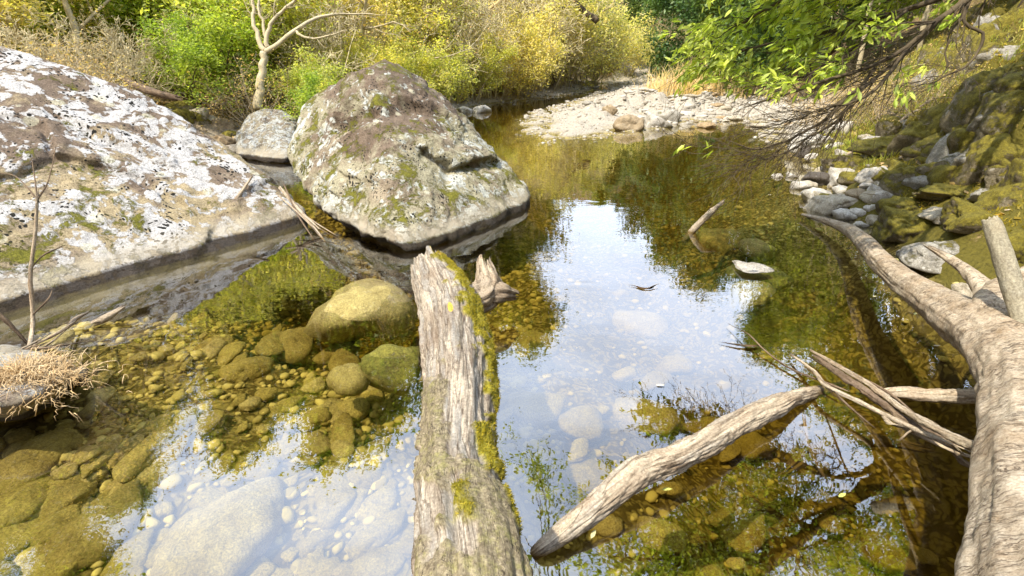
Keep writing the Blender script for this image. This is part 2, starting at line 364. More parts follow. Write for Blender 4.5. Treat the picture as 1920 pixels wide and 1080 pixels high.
def H(x, y):
    x = np.asarray(x, float).ravel(); y = np.asarray(y, float).ravel()
    q2 = np.stack([x, y, 0 * x], -1)
    wob = fbm(q2 * 1.1, 3, 3) * .18
    sd = sdist(x, y) + wob
    side = x - np.interp(y, cl_y, cl_x)
    near = np.exp(-(x ** 2 + y ** 2) / 400)
    depth = .12 + (.36 + .30 * sstep(-.6, 1.2, x)) * sstep(0, 2.6, sd) + .85 * sstep(.6, 2.6, x) * sstep(6, 2, y) + .75 * np.exp(-((x + 1.7) ** 2 / 1.0 + (y - 5.0) ** 2 / .8)) + .22 * sstep(.3, -.6, x) * sstep(3.0, 4.2, y) - .18 * sstep(9, 14, y) 
    bed = -depth * sstep(-.1, .5, sd) + fbm(q2 * 2.2, 4, 11) * .05
    o = np.clip(-sd, 0, None)
    # left bank: low stony shelf then rising wooded slope
    left = .10 + .50 * sstep(0, 2.2, o) + .10 * o * sstep(1, 4, o) + 14 * np.tanh(np.clip(o - 5, 0, None) * .42 / 14)
    right = .12 + .35 * sstep(0, .8, o) + 30 * np.tanh(.74 * np.clip(o - .55, 0, None) / 30) * sstep(.4, 1.8, o)
    bar = .04 + .09 * sstep(0, 1.5, o) + .010 * o
    # the gravel bar: right side between y 11.5 and 44, until the hill foot
    hillx = np.interp(y, [8, 11, 16, 22, 30, 44, 60], [5.2, 6.3, 9.5, 12.0, 13.0, 14.5, 20])
    ish = sstep(0, 1.0, x - hillx)
    rh = np.minimum(bar, .8) + ish * 26 * np.tanh(np.clip((x - hillx), 0, None) * .74 / 26)
    wbar = sstep(10.2, 11.8, y)
    rr = right * (1 - wbar) + rh * wbar
    ws = sstep(-1.0, 1.0, side)
    land = left * (1 - ws) + rr * ws
    end = 5 * np.tanh(np.clip(y - 47, 0, None) * .15 / 5)                     # valley closes behind the bend
    land = land + end
    back = 10 * np.tanh(np.clip(-y - 12, 0, None) * .35 / 10); land = land + back
    lump = fbm(q2 * .55, 4, 21) * .16 + fbm(q2 * 2.3, 4, 31) * .10
    steep = sstep(.2, 1.5, o)
    land = land + lump * steep * (1 + 1.4 * ws * (1 - wbar)) + fbm(q2 * 6, 3, 41) * .02
    land = land + np.abs(fbm(q2 * 1.3, 3, 51)) * .35 * steep * ws * sstep(.5, 2.5, o)
    land = land * 1.0
    h = np.where(sd > 0, bed, land * sstep(0, .25, o) + bed * (1 - sstep(0, .25, o)))
    return np.clip(h, -3, 90 + 0 * h)
def H1(x, y): return float(H([x], [y])[0])
def hit(px, py, tmax=120.0, dz=0):
    r = ray(px, py); t = np.concatenate([np.arange(1.2, 20, .02), np.arange(20, tmax, .1)])
    Q = np.array([0, 0, CAMH]) + r * t[:, None]; h = np.maximum(H(Q[:, 0], Q[:, 1]), 0) + dz
    k = np.argmax(Q[:, 2] <= h)
    if Q[k, 2] > h[k]: return None, None
    return Q[k], t[k]

# ------------------------------------------------------------------ ground
def axis(lo, hi, c0, c1, step, grow=1.09):
    a = list(np.arange(c0, c1 + 1e-6, step)); s = step
    while a[-1] < hi: s *= grow; a.append(a[-1] + s)
    s = step; b = [c0]
    while b[-1] > lo: s *= grow; b.append(b[-1] - s)
    return np.array(b[::-1][:-1] + a)
gx = axis(-450, 450, -6.5, 9.0, .055, 1.05); gy = axis(-450, 450, .8, 17, .06, 1.04)
X, Y = np.meshgrid(gx, gy, indexing='ij'); Z = H(X.ravel(), Y.ravel())
V = np.stack([X.ravel(), Y.ravel(), Z], -1); a_, b_ = len(gx), len(gy)
i = np.arange(a_ - 1)[:, None] * b_; j = np.arange(b_ - 1)[None]
F = np.stack([i + j, i + b_ + j, i + b_ + j + 1, i + j + 1], -1).reshape(-1, 4)
sdv = sdist(V[:, 0], V[:, 1]); side = V[:, 0] - np.interp(V[:, 1], cl_y, cl_x)
m = NT('ground'); v = m.pos()
bedc = m.mix(m.ramp(m.noise(v, 1.4, 6, .7), .35, .65), (.38, .31, .09), (.22, .18, .055))
cobf = m.vor(m.n('ShaderNodeVectorMath', {0: v, 1: m.n('ShaderNodeTexNoise', {'Vector': v, 'Scale': 5.0}).outputs[1]}, operation='ADD').outputs[0], 9, 'F1')
cobc = m.n('ShaderNodeSeparateXYZ', {0: m.n('ShaderNodeTexVoronoi', {'Vector': v, 'Scale': 9.0}).outputs[1]}).outputs[0]
bedc = m.mix(m.ramp(cobf, .35, .6), m.mix(m.math('MULTIPLY', cobc, .6), bedc, (.46, .35, .11)), m.mix(1.0, bedc, (.4, .36, .3), 'MULTIPLY'))
lit = m.mix(m.ramp(m.noise(v, 9, 8, .8), .35, .68), (.05, .032, .015), (.26, .18, .08))
lit = m.mix(m.ramp(m.vor(v, 26), .1, .5), (.40, .29, .14), lit)
mossm = m.ramp(m.math('ADD', m.noise(v, 1.8, 9, .8), m.math('MULTIPLY', m.attr('moss'), .22)), .56, .64)
lit = m.mix(mossm, lit, m.mix(m.noise(v, 22, 6, .8), (.035, .032, .008), (.22, .18, .03)))
grav = m.mix(m.ramp(m.noise(v, 14, 8, .8), .3, .7), (.26, .225, .17), (.50, .45, .37))
col = m.mix(m.attr('gravel'), lit, grav)
zz = m.math('ADD', m.z(), m.math('MULTIPLY', m.noise(v, 3, 5), .06))
col = m.mix(m.ramp(zz, .08, .03), col, bedc)
nr = m.bump(m.noise(v, 7, 9, .75), 1.0, .06); nr = m.bump(cobf, .5, .03, nr)
gmat = m.done(col, .9, nr, .15)
hillx = np.interp(V[:, 1], [8, 11, 16, 22, 30, 44, 60], [5.2, 6.3, 9.5, 12.0, 13.0, 14.5, 20])
grv = sstep(1.2, -.2, V[:, 0] - hillx) * sstep(10.0, 11.5, V[:, 1]) * (side > -.5) * (V[:, 1] < 60)
grv = np.maximum(grv, sstep(1.8, .2, -sdv) * (side < 0) * sstep(6, 9, V[:, 1]) * .8)
mss = sstep(9.0, 1.5, -sdv) * (side > 0) * (1 - grv)
ground = mk('ground', V, F, gmat, attrs={'gravel': grv, 'moss': mss}); ground['kind'] = 'structure'

# ------------------------------------------------------------------ water: closed body with a clear reflecting top
m = NT('water'); v = m.pos()
wm_ = m.n('ShaderNodeMapping', {0: v, 'Scale': (1, 1.5, 1)}).outputs[0]
big = m.noise(wm_, .9, 3, .5); fine_ = m.noise(wm_, 5.5, 3, .5, .3)
patch = m.ramp(m.noise(v, .35, 2), .42, .62, (.25,) * 3, (1, 1, 1))
hgt = m.math('ADD', m.math('MULTIPLY', big, .35), m.math('MULTIPLY', m.math('MULTIPLY', fine_, .10), patch))
nrm = m.bump(hgt, .5, .022)
fc = m.n('ShaderNodeLayerWeight', {'Blend': .5, 'Normal': nrm}).outputs['Facing']
fr = m.math('ADD', m.math('MULTIPLY', m.math('POWER', fc, 5.0), .70), .195)
gl = m.n('ShaderNodeBsdfGlossy', {'Color': (1, 1, 1), 'Roughness': .0, 'Normal': nrm})
trn = m.n('ShaderNodeBsdfTransparent', {'Color': (1, 1, 1)})
ms = m.n('ShaderNodeMixShader', {0: fr, 1: trn, 2: gl}); m.t.links.new(ms.outputs[0], m.out.inputs[0])
va = m.n('ShaderNodeVolumeAbsorption', {'Color': (.63, .54, .10), 'Density': 1.0}); m.t.links.new(va.outputs[0], m.out.inputs['Volume'])
wmat = m.m
x0, x1, y0, y1, zb = -11, 22, -16, 48, -3.5
Vw = np.array([(x, y, z) for z in (zb, 0) for x, y in ((x0, y0), (x1, y0), (x1, y1), (x0, y1))], float)
Fw = np.array([(0, 3, 2, 1), (4, 5, 6, 7), (0, 1, 5, 4), (1, 2, 6, 5), (2, 3, 7, 6), (3, 0, 4, 7)])
water = mk('water', Vw, Fw, wmat, smooth=False); water['kind'] = 'structure'
# ------------------------------------------------------------------ boulders
def rock_obj(name, label, cat, V, F, mat, group=None, dark=None, low=None):
    c = V.mean(0); c = np.array([c[0], c[1], V[:, 2].min()])
    o = mk(name, V - c, F, mat, attrs={'dark': dark, 'low': low} if dark is not None else None); o.location = c; return tag(o, label, cat, group)
M_slab = lichen_rock('slab_rock', base=((.20, .15, .11), (.34, .28, .20)), white=.86, tan=(.50, .41, .26), moss=.62, blacks=.36, scale=.95, purple=.9, wcol=(.64, .62, .61))
M_boul = lichen_rock('boulder_rock', base=((.19, .145, .10), (.36, .30, .21)), white=.50, tan=(.46, .43, .31), moss=.74, blacks=.40, scale=1.15, purple=.95, wcol=(.62, .63, .58), top=.1)
M_small = lichen_rock('lichen_rock', base=((.18, .14, .1), (.32, .27, .2)), white=.6, tan=(.38, .34, .25), wcol=(.55, .56, .54), moss=.3, blacks=.45, scale=2.6, purple=.5)

def ledge(V, line, dep, w=13, side=1, near=None):
    c = V.mean(0); rr = V - np.array([0, 0, CAMH]); dp = rr @ np.array([0, cp, -sp]); px = 960 + FPX * rr[:, 0] / dp; py = 540 - FPX * (rr @ np.array([0, sp, cp])) / dp
    nx = fbm(V * 2.5, 3, 44) * 9; best = np.full(len(V), 1e9); sg = np.zeros(len(V)); line = np.array(line, float)
    for a, b in zip(line[:-1], line[1:]):
        e = b - a; L_ = np.linalg.norm(e); qx, qy = px - a[0] + nx, py - a[1] + nx; t = np.clip((qx * e[0] + qy * e[1]) / L_ ** 2, 0, 1)
        dx, dy = qx - t * e[0], qy - t * e[1]; d = np.hypot(dx, dy); s_ = (e[0] * dy - e[1] * dx) / L_; k = d < best; best[k] = d[k]; sg[k] = np.where(np.abs(s_[k]) < 1e-6, 0, np.sign(s_[k])) * d[k]
    front = (rr * (V - c)).sum(1) < 0; dirv = (V - c) / np.linalg.norm(V - c, axis=1)[:, None]; fade = sstep(60, 0, np.hypot(0, np.maximum(0, best - 40)))
    prof = -np.exp(-((sg - w * .6) / w) ** 2) * (sg > -w) * sstep(-w * .5, w * .3, sg) + .55 * np.exp(-((sg + w * 1.1) / (w * 1.6)) ** 2)
    return V + dirv * (prof * dep * front * (best < w * 5))[:, None]
pts = [P(-260, 745, -.14), P(0, 628, -.14), P(190, 576, -.14), P(390, 516, -.14), P(592, 444, -.14), L(0, 95, 5.3), L(-300, 60, 5.6), L(150, 128, 5.6), L(300, 188, 6.0), L(440, 288, 6.3), L(520, 338, 6.35), L(585, 395, 5.95)]
pts += [q + np.array([-.35, .45, -.75]) for q in (P(-260, 745), P(0, 622), P(190, 570), P(390, 510), P(590, 438))]
pts += [np.array([-3.4, 7.0, -.3]), np.array([-6.5, 8.2, .3]), np.array([-8.5, 7.5, .6]), np.array([-8.5, 3.0, .2]), np.array([-7, 6.6, 2.2])]
V, F = hull_rock(pts, 42, 7, 4, .035, 1.1, 6, strata=0)
for ln, dp_ in (([(0, 330), (120, 300), (250, 320), (330, 370)], .05), ([(395, 440), (440, 385), (520, 340)], .035), ([(60, 180), (200, 260), (300, 300)], .05), ([(0, 210), (80, 230), (110, 290)], .05)): V = ledge(V, ln, dp_, 9)
V = V + np.stack([fbm(V * 9, 4, 66) * .012] * 3, 1)
rock_obj('boulder', 'huge sloping slab of rock blotched with white lichen at the left edge of the pool', 'boulder', V, F, M_slab, dark=sstep(.25, 1.3, V[:, 2] + fbm(V * .8, 3, 5) * .5) * 1.1, low=sstep(1.15, .35, V[:, 2] + fbm(V * .9, 3, 15) * .4))

pts = [L(535, 262, 6.6), L(560, 190, 6.8), L(620, 143, 6.6), L(690, 113, 6.3), L(745, 122, 6.4), L(800, 158, 6.5), L(880, 232, 6.6), L(945, 300, 6.55), L(992, 350, 6.6), L(1004, 382, 6.5),
       P(1003, 388, 0), P(870, 452, 0), P(782, 480, 0), P(735, 468, .05), L(545, 340, 6.2), L(590, 392, 5.85), L(650, 428, 5.4), P(700, 455, .0)]
pts += [P(990, 400, -.3) + np.array([0, .3, -.3]), P(782, 480, -.4) + np.array([0, .5, -.4]), P(640, 440, -.3) + np.array([.2, .9, -.4]),
        np.array([-2.0, 8.3, 1.0]), np.array([-.9, 8.4, 1.1]), np.array([-2.4, 8.0, -.6]), np.array([.2, 7.9, -.6]), np.array([-1.6, 7.3, 1.75])]
V, F = hull_rock(pts, 34, 7, 12, .05, 1.25, 6, strata=1.7, sdir=(-.55, .2, .8))
def carve(V, px, py, t, rad, dep, dirv=(0, 1, .1), stretch=(1, 1, 1)):
    c = L(px, py, t); d = (V - c) / np.array(stretch); g = np.exp(-(d ** 2).sum(1) / (2 * rad * rad)); return V + np.array(dirv) * (dep * g)[:, None]
for a in ((845, 308, 5.7, .13, .22), (790, 290, 5.8, .13, .14), (900, 290, 6.0, .12, .14), (620, 232, 6.0, .12, .12), (660, 212, 6.1, .12, .12), (700, 205, 6.1, .13, .12), (750, 196, 6.1, .13, .12), (575, 245, 6.1, .1, .1)):
    V = carve(V, *a)
for a in ((880, 262, 5.9, .22, -.16), (800, 235, 6.0, .2, -.10), (640, 190, 6.3, .25, -.12)): V = carve(V, *a)
for ln, dp_, w_ in (([(550, 262), (600, 238), (660, 212), (720, 200), (790, 196), (850, 205), (880, 232)], .08, 12), ([(800, 286), (850, 318), (905, 300), (940, 292)], .11, 12), ([(845, 330), (850, 400), (842, 450)], .035, 6), ([(650, 330), (720, 350), (790, 390)], .03, 7), ([(700, 130), (745, 190)], .04, 7), ([(600, 330), (660, 400), (740, 440)], .03, 7)): V = ledge(V, ln, dp_, w_)
V = V + np.stack([fbm(V * 7, 5, 61) * .020] * 3, 1)
rock_obj('boulder', 'big pyramid shaped boulder with moss and pale lichen standing in the pool behind the log', 'boulder', V, F, M_boul, dark=sstep(.62, 1.05, V[:, 2] + .22 * (V[:, 0] + .9) + fbm(V * 1.2, 3, 5) * .35) * 1.25 - .15, low=.35 * sstep(.5, -.4, V[:, 0] + fbm(V * .9, 3, 15) * .5))

pts = [P(440, 300, 0), P(540, 312, 0), L(440, 235, 10.2), L(470, 212, 10.3), L(520, 205, 10.4), L(560, 222, 10.4), P(445, 303, -.3), P(560, 312, -.3), np.array([-4.6, 11.6, .3]), np.array([-5.6, 11.5, .2]), np.array([-5.2, 11.3, .8])]
V, F = hull_rock(pts, 12, 6, 31, .06, 2.2, 5)
rock_obj('boulder', 'knobbly pale boulder half hidden behind the left side of the pyramid boulder', 'boulder', V, F, M_small)

pts = [P(-120, 800, 0), P(30, 800, 0), P(118, 765, 0), P(165, 705, .03), L(160, 680, 2.75), L(90, 655, 2.95), L(-30, 640, 3.1), P(30, 770, .22), P(-80, 760, .28), P(20, 800, -.4), P(150, 720, -.4), np.array([-4.6, 2.6, .2]), np.array([-4.4, 2.0, .3])]
V, F = hull_rock(pts, 14, 6, 37, .04, 3.2, 5)
rock_obj('rock', 'low pale rock carrying a tuft of dry grass at the left edge', 'rock', V, F, lichen_rock('low_rock', white=.7, tan=(.42, .36, .28), moss=.3, wcol=(.55, .55, .55), scale=2.5, purple=.35, blacks=.2))
pts = [P(108, 735, .0), P(165, 722, .0), P(168, 690, .05), L(130, 685, 2.75), L(100, 700, 2.7), P(108, 735, -.2), P(160, 722, -.2)]
V, F = hull_rock(pts, 14, 4, 38, .02, 4, 5)
rock_obj('rock', 'small angular white stone wedged beside the dry grass tuft', 'rock', V, F, M_small)

# ------------------------------------------------------------------ stones placed one by one
SM = dict(
    pale=stone_mat('pale_stone', (.46, .41, .31), (.60, .54, .43), spots=.3), white=stone_mat('white_stone', (.64, .61, .55), (.54, .51, .46), spots=.4),
    moss=stone_mat('mossy_stone', (.20, .165, .10), (.30, .25, .16), moss=.86), semi=stone_mat('half_mossy_stone', (.40, .35, .25), (.28, .24, .16), moss=.78),
    tan=stone_mat('tan_stone', (.44, .32, .18), (.38, .31, .21), spots=.15), dark=stone_mat('wet_stone', (.07, .06, .05), (.12, .10, .08), rough=.35, spots=.1),
    bed=stone_mat('river_stone', (.56, .46, .13), (.40, .32, .10), (.60, .50, .20), spots=.10, sc=1.4), grey=stone_mat('grey_stone', (.44, .42, .37), (.34, .32, .28), moss=.45, spots=.5))
_sm = {}
def stone(name, label, px0, px1, py0, py1, mat, seed, group=None, z=None, flat=.55, rz=None, sub=4, sink=.25, p=9, cat='stone'):
    cx = (px0 + px1) / 2
    q, t = hit(cx, py1) if z is None else (None, None)
    if q is None: q = P(cx, py1, z or 0); t = (CAMH - q[2]) / (-ray(cx, py1)[2])
    wid = (px1 - px0) / FPX * t; v = (540 - (py0 + py1) / 2) / FPX
    dn = -ray(cx, (py0 + py1) / 2)[2] / np.linalg.norm(ray(cx, py1)); hp = (py1 - py0) / FPX * t
    dep = wid * .8; h = max((hp - dep * dn * .75) / math.sqrt(max(.05, 1 - dn * dn)), wid * .22); h *= 1 + sink
    k = (seed % 12, sub, flat, p)
    if k not in _sm:
        V, F = stone_shape(seed % 12, sub, flat, p, .09); hz = V[:, 2].max() - V[:, 2].min(); me = mk('tmp', V, F, None).data; D.objects.remove(D.objects[-1] if False else [o for o in D.objects if o.data == me][0]); _sm[k] = (me, hz, V[:, 1].max() - V[:, 1].min())
    me, hz, wy = _sm[k]; o = None
    mk_ = (k, mat)
    if mk_ not in _sm:
        m2 = me.copy(); m2.materials.clear(); m2.materials.append(SM[mat]); m2.name = name; _sm[mk_] = m2
    o = D.objects.new(name, _sm[mk_]); COL.objects.link(o)
    f = ray(cx, py1)[:2]; f = f / np.linalg.norm(f)
    o.location = (q[0] + f[0] * dep * .5, q[1] + f[1] * dep * .5, q[2] + h * (.5 - sink))
    o.scale = (wid, dep / wy, h / hz)
    o.rotation_euler = (0, 0, (-math.atan2(f[0], f[1]) if rz is None else rz))
    return tag(o, label, cat, group)
rg = np.random.default_rng(5)
hand = [
 ('pale', 1508, 1622, 356, 405, 'flat cream coloured stone at the water edge behind the tip of the fallen tree', 1),
 ('white', 1500, 1566, 350, 380, 'pale stone tucked behind the flat cream stone on the right shore', 2),
 ('white', 1545, 1606, 310, 352, 'upright white stone standing in the shallows of the right shore', 3),
 ('dark', 1500, 1556, 318, 350, 'dark wet stone left of the upright white stone', 4),
 ('white', 1604, 1672, 306, 345, 'long white stone leaning on a mossy one on the right shore', 5),
 ('semi', 1650, 1746, 305, 368, 'stone with mossy top and shaded front on the right shore', 6),
 ('white', 1624, 1690, 344, 380, 'smooth white stone below the mossy topped stone', 7),
 ('tan', 1584, 1636, 350, 376, 'small pinkish tan stone beside the flat cream stone', 8),
 ('semi', 1535, 1650, 280, 330, 'broad stone with orange and green moss above the upright white stone', 9),
 ('moss', 1590, 1722, 250, 298, 'mossy slab jutting out of the foot of the right bank', 10),
 ('white', 1478, 1560, 238, 284, 'whitish stone at the far corner of the right shore', 11),
 ('white', 1545, 1592, 224, 252, 'small white boulder against green moss at the bank foot', 0),
 ('dark', 1490, 1540, 268, 294, 'dark wet stone under the overhanging twigs', 1),
 ('moss', 1640, 1732, 364, 415, 'brownish mossy stone behind the greenest mossy stone', 2),
 ('moss', 1636, 1766, 384, 456, 'rounded stone covered in bright green moss beside the fallen tree', 3),
 ('moss', 1720, 1862, 344, 386, 'long flat mossy ledge stone on the right bank', 4),
 ('pale', 1728, 1834, 384, 420, 'flat pale stone lying below the mossy ledge', 5),
 ('grey', 1684, 1868, 440, 520, 'large pale grey stone with dark underside behind the fallen tree', 6),
 ('moss', 1766, 1925, 372, 440, 'wide mossy rock at the right edge above the grey stone', 7),
 ('moss', 1868, 1960, 415, 500, 'mossy rock at the right edge behind the leaning pole', 8),
 ('pale', 1780, 1840, 520, 568, 'blocky pale stone sitting in the fork of the fallen tree', 9),
 ('pale', 1782, 1838, 558, 578, 'thin flat stone under the blocky pale stone', 10),
 ('moss', 1790, 1925, 240, 345, 'big rugged mossy outcrop high on the right bank', 11),
 ('semi', 1700, 1796, 245, 305, 'weathered outcrop with moss in the middle of the right bank', 0),
 ('moss', 1738, 1806, 300, 345, 'mossy rock below the weathered outcrop', 1),
 ('semi', 1640, 1705, 215, 258, 'grey green rock beside rotting wood on the right bank', 2),
 ('moss', 1880, 1980, 290, 370, 'dark mossy rock at the right frame edge', 3),
 ('grey', 1820, 1890, 350, 382, 'small grey rock sunk in moss under the big outcrop', 4),
 ('moss', 1700, 1750, 200, 236, 'small mossy hump above the weathered outcrop', 5),
 ('tan', 1148, 1208, 212, 244, 'triangular tan stone at the front of the far gravel bar', 6),
 ('white', 1206, 1262, 208, 240, 'white stone right of the triangular tan stone', 7),
 ('grey', 1228, 1274, 200, 230, 'grey wedge shaped stone at the tip of the far gravel bar', 8),
 ('tan', 1128, 1158, 194, 214, 'small orange pointed stone on the far gravel bar', 9),
 ('tan', 1306, 1342, 227, 241, 'lone brown stone in the water in front of the far stones', 10),
 ('white', 1276, 1304, 190, 208, 'rounded white stone behind the wedge shaped stone', 11),
 ('white', 884, 922, 196, 212, 'white stone at the waterline under the yellow bushes', 1),
 ('white', 858, 888, 198, 212, 'second white stone at the waterline touching the pyramid boulder', 2),
 ('pale', 1096, 1124, 150, 160, 'small pale stone at the far end of the river', 3),
 ('grey', 374, 408, 165, 186, 'grey rock lying in litter on the left bank beside dark roots', 4),
 ('semi', 345, 372, 168, 190, 'mossy rock left of the grey rock on the left bank', 5),
 ('tan', 395, 440, 218, 246, 'round pale stone at the left bank foot', 6),
 ('semi', 365, 400, 205, 236, 'mossy block behind the round pale stone', 7),
 ('moss', 320, 366, 200, 232, 'mossy block above the slab on the left bank', 8),
 ('tan', 395, 445, 248, 275, 'flat tan ledge stone at the channel behind the slab', 9),
 ('white', 40, 130, 22, 60, 'pale boulder in brush at the upper left', 10)]
for i_, (mt, a, b, c, d, lb, sd) in enumerate(hand):
    stone('stone' if b - a < 90 else 'rock', lb, a, b, c, d, mt, sd, sub=5 if b - a > 80 else 4, sink=.3, p=12 if mt in ('tan', 'bed') else 26, cat='stone' if b - a < 90 else 'rock')
o = stone('stone', 'flat white stone just breaking the water surface beside the sky reflection', 1368, 1446, 497, 519, 'white', 3, z=0, flat=.35, sink=.1); o.scale.z *= .5; o.location.z = .03
o = stone('stone', 'tiny white stone poking out of the water near the right shore', 1446, 1468, 324, 333, 'white', 5, z=0); o.location.z = .02

# ------------------------------------------------------------------ stones under the water
bed_hand = [(300, 828, 170, 44, 34), (315, 857, 118, 28, 28), (393, 795, 58, 36, 40), (163, 856, 46, 34, 10), (190, 865, 46, 22, 35), (130, 882, 48, 24, 20), (122, 902, 42, 24, 10), (48, 945, 115, 64, 28), (125, 938, 100, 62, 32),
 (265, 905, 130, 62, 15), (190, 990, 180, 90, 22), (38, 1010, 84, 52, 25), (68, 1058, 60, 60, 60), (135, 1060, 64, 40, 25), (240, 1050, 115, 62, 32), (60, 872, 135, 62, 22), (425, 1005, 240, 150, 30), (627, 943, 98, 84, 55), (708, 999, 120, 48, 30),
 (718, 1055, 125, 64, 20), (592, 840, 62, 42, 10), (644, 823, 95, 46, 78), (732, 915, 34, 28, 80), (588, 1064, 64, 38, 10), (385, 898, 64, 28, 20), (437, 900, 44, 28, 15), (555, 842, 84, 38, 12), (463, 693, 84, 40, 15), (548, 648, 90, 58, 8), (508, 655, 54, 38, 0),
 (433, 665, 56, 34, 35), (620, 668, 50, 32, 30), (541, 760, 66, 30, 15), (400, 655, 50, 26, 40), (500, 740, 40, 22, 10), (470, 760, 40, 20, 0), (1210, 778, 120, 60, 10), (1010, 765, 110, 60, 15), (1090, 800, 90, 50, 0), (1260, 690, 80, 40, 10),
 (1200, 620, 110, 50, 5), (1330, 800, 90, 46, 30), (1010, 650, 80, 40, 0), (1110, 900, 120, 70, 10), (1300, 620, 70, 30, 0), (1240, 1000, 90, 60, 20), (1400, 1000, 80, 60, 60), (1640, 800, 90, 50, -20), (1700, 850, 80, 60, -30), (1660, 620, 80, 40, -10), (1560, 600, 70, 36, 0),
 (1480, 590, 80, 40, 10), (1600, 560, 90, 40, -10), (1540, 540, 70, 30, 0), (1480, 640, 60, 34, 20), (1690, 980, 70, 80, 70), (1660, 1040, 80, 80, 40), (1580, 780, 60, 40, 10), (1350, 460, 90, 34, 0), (1420, 470, 70, 26, 5), (660, 770, 60, 40, 20), (700, 860, 70, 50, 60), (820, 1000, 90, 60, 0)]
def bedstone(cx, cy, wd, hg, ang, seed, z=None, label=None, group='stones on the river bed', mat='bed', zs=.5, flat=.55, name='river_stone'):
    q = P(cx, cy, -.3); zb = H1(q[0], q[1])
    q = P(cx, cy, zb + .02); zb = H1(q[0], q[1])
    if z is not None: zb = z; q = P(cx, cy, z)
    t = (CAMH - q[2]) / (-ray(cx, cy)[2])
    dn = -ray(cx, cy)[2] / np.linalg.norm(ray(cx, cy))
    # the picture's oval laid down on the bed: stretch in depth by 1/dn
    a = math.radians(ang); ex = np.array([math.cos(a) * wd, math.sin(a) * wd / dn]) / FPX * t; ey = np.array([-math.sin(a) * hg, math.cos(a) * hg / dn]) / FPX * t
    l1 = np.linalg.norm(ex); l2 = abs(ex[0] * ey[1] - ex[1] * ey[0]) / l1; l2 = min(max(l2, l1 * .3), l1 * 1.3)
    k = (seed % 9, 3, flat, 7)
    mk_ = (k, mat)
    if mk_ not in _sm:
        V, F = stone_shape(seed % 9 + 20, 4 if wd > 60 else 3, flat, 9, .07); me = mk(name, V, F, SM[mat]).data
        for o in [o for o in D.objects if o.data == me]: D.objects.remove(o)
        _sm[mk_] = (me, V[:, 1].max() - V[:, 1].min(), V[:, 2].max() - V[:, 2].min())
    me, wy, hz = _sm[mk_]; o = D.objects.new(name, me); COL.objects.link(o)
    hh = zs * min(l1, l2)
    o.location = (q[0], q[1], q[2] + hh * .12); o.scale = (l1, l2 / wy, hh / hz); az = math.atan2(ray(cx, cy)[0], ray(cx, cy)[1])
    o.rotation_euler = (rg.uniform(-.12, .12), rg.uniform(-.12, .12), math.atan2(ex[1], ex[0]) - az)
    return tag(o, label or 'smooth olive brown stone lying under clear water on the river bed', 'stone', group)
names = {0: 'longest cigar shaped olive stone under water at the lower left', 1: 'slimmer cigar shaped stone just below the longest one under water', 10: 'largest olive stone under water near the lower left corner', 16: 'very large pale stone under the blue sky reflection at the lower left', 17: 'upright pale stone under the sky reflection left of the log',
         18: 'leaf shaped pale stone under the sky reflection beside the log bottom', 27: 'pointed flat stone under water right of the slab reflection', 9: 'craggy olive stone under water below the cigar shaped stones'}
for k_, a in enumerate(bed_hand):
    bedstone(*a, seed=k_, label=names.get(k_), group=None if k_ in names else 'stones on the river bed')
bedstone(682, 598, 205, 108, 0, 3, z=-.27, label='big tan oval boulder lying just under the surface left of the log', group=None, mat='bed', zs=.55, name='boulder')
SM['bedmoss'] = stone_mat('weedy_stone', (.40, .33, .09), (.32, .28, .07), moss=.7, mc=((.12, .12, .02), (.34, .30, .05)), rough=.6)
bedstone(740, 694, 105, 90, 20, 5, z=-.16, label='weedy yellow green stone at the surface beside the log', group=None, mat='bedmoss', zs=.8, name='boulder')
bedstone(655, 715, 70, 50, 10, 6, z=-.16, label='brown stone under water left of the weedy stone', group=None, mat='bed', zs=.7)
bedstone(1405, 566, 78, 50, -10, 4, z=-.24, label='rounded olive stone under water at the edge of the sky reflection', group=None, mat='bed', zs=.8)
bedstone(1420, 528, 120, 34, 0, 7, z=-.22, label='dark weedy stone under the flat white stone', group=None, mat='bedmoss', zs=.6)
n_ = 0
for k_ in range(3000):
    if n_ >= 285: break
    cx, cy = rg.uniform(-40, 1720), rg.uniform(540, 1100)
    if cy < 560 and cx < 560: continue
    q = P(cx, cy, -.35)
    if float(sdist(np.array([q[0]]), np.array([q[1]]))[0]) < .25: continue
    if rg.random() < (.75 if cx > 950 else 0): continue
    wd = float(np.exp(rg.normal(3.5, .42))) * (cy / 800) ** 1.2; wd = min(wd, 90)
    bedstone(cx, cy, wd, wd * rg.uniform(.5, .8), rg.uniform(0, 55), k_); n_ += 1
# pebbles nobody could count
def scatter_mesh(pos, size, shapes, rng, flatz=.55):
    parts = []
    for k, (q, s) in enumerate(zip(pos, size)):
        V, F = shapes[k % len(shapes)]; a = rng.uniform(0, 6.28); c, s_ = math.cos(a), math.sin(a)
        W = V * (1, 1, 1) * s; W = np.stack([W[:, 0] * c - W[:, 1] * s_, W[:, 0] * s_ + W[:, 1] * c, W[:, 2]], 1) + q; parts.append((W, F))
    return joinm(parts)
shp = [stone_shape(200 + k, 2, .42, 12) for k in range(10)]
pos = []; sz = []
for k_ in range(60000):
    if len(pos) >= 7000: break
    y = rg.uniform(.9, 8.5); x = rg.uniform(-4, 3.6)
    if abs(x) > y * 1.15 + .4: continue
    if x > .3 and rg.random() < .82: continue
    pos.append((x, y)); sz.append(min(float(np.exp(rg.normal(-3.05, .45))), .13))
pos = np.array(pos); sz = np.array(sz); sd_ = sdist(pos[:, 0], pos[:, 1]); k = sd_ > .05; pos, sz = pos[k], sz[k]
pos = np.c_[pos, H(pos[:, 0], pos[:, 1]) + sz * .12]
V, F = scatter_mesh(pos, sz, shp, rg)
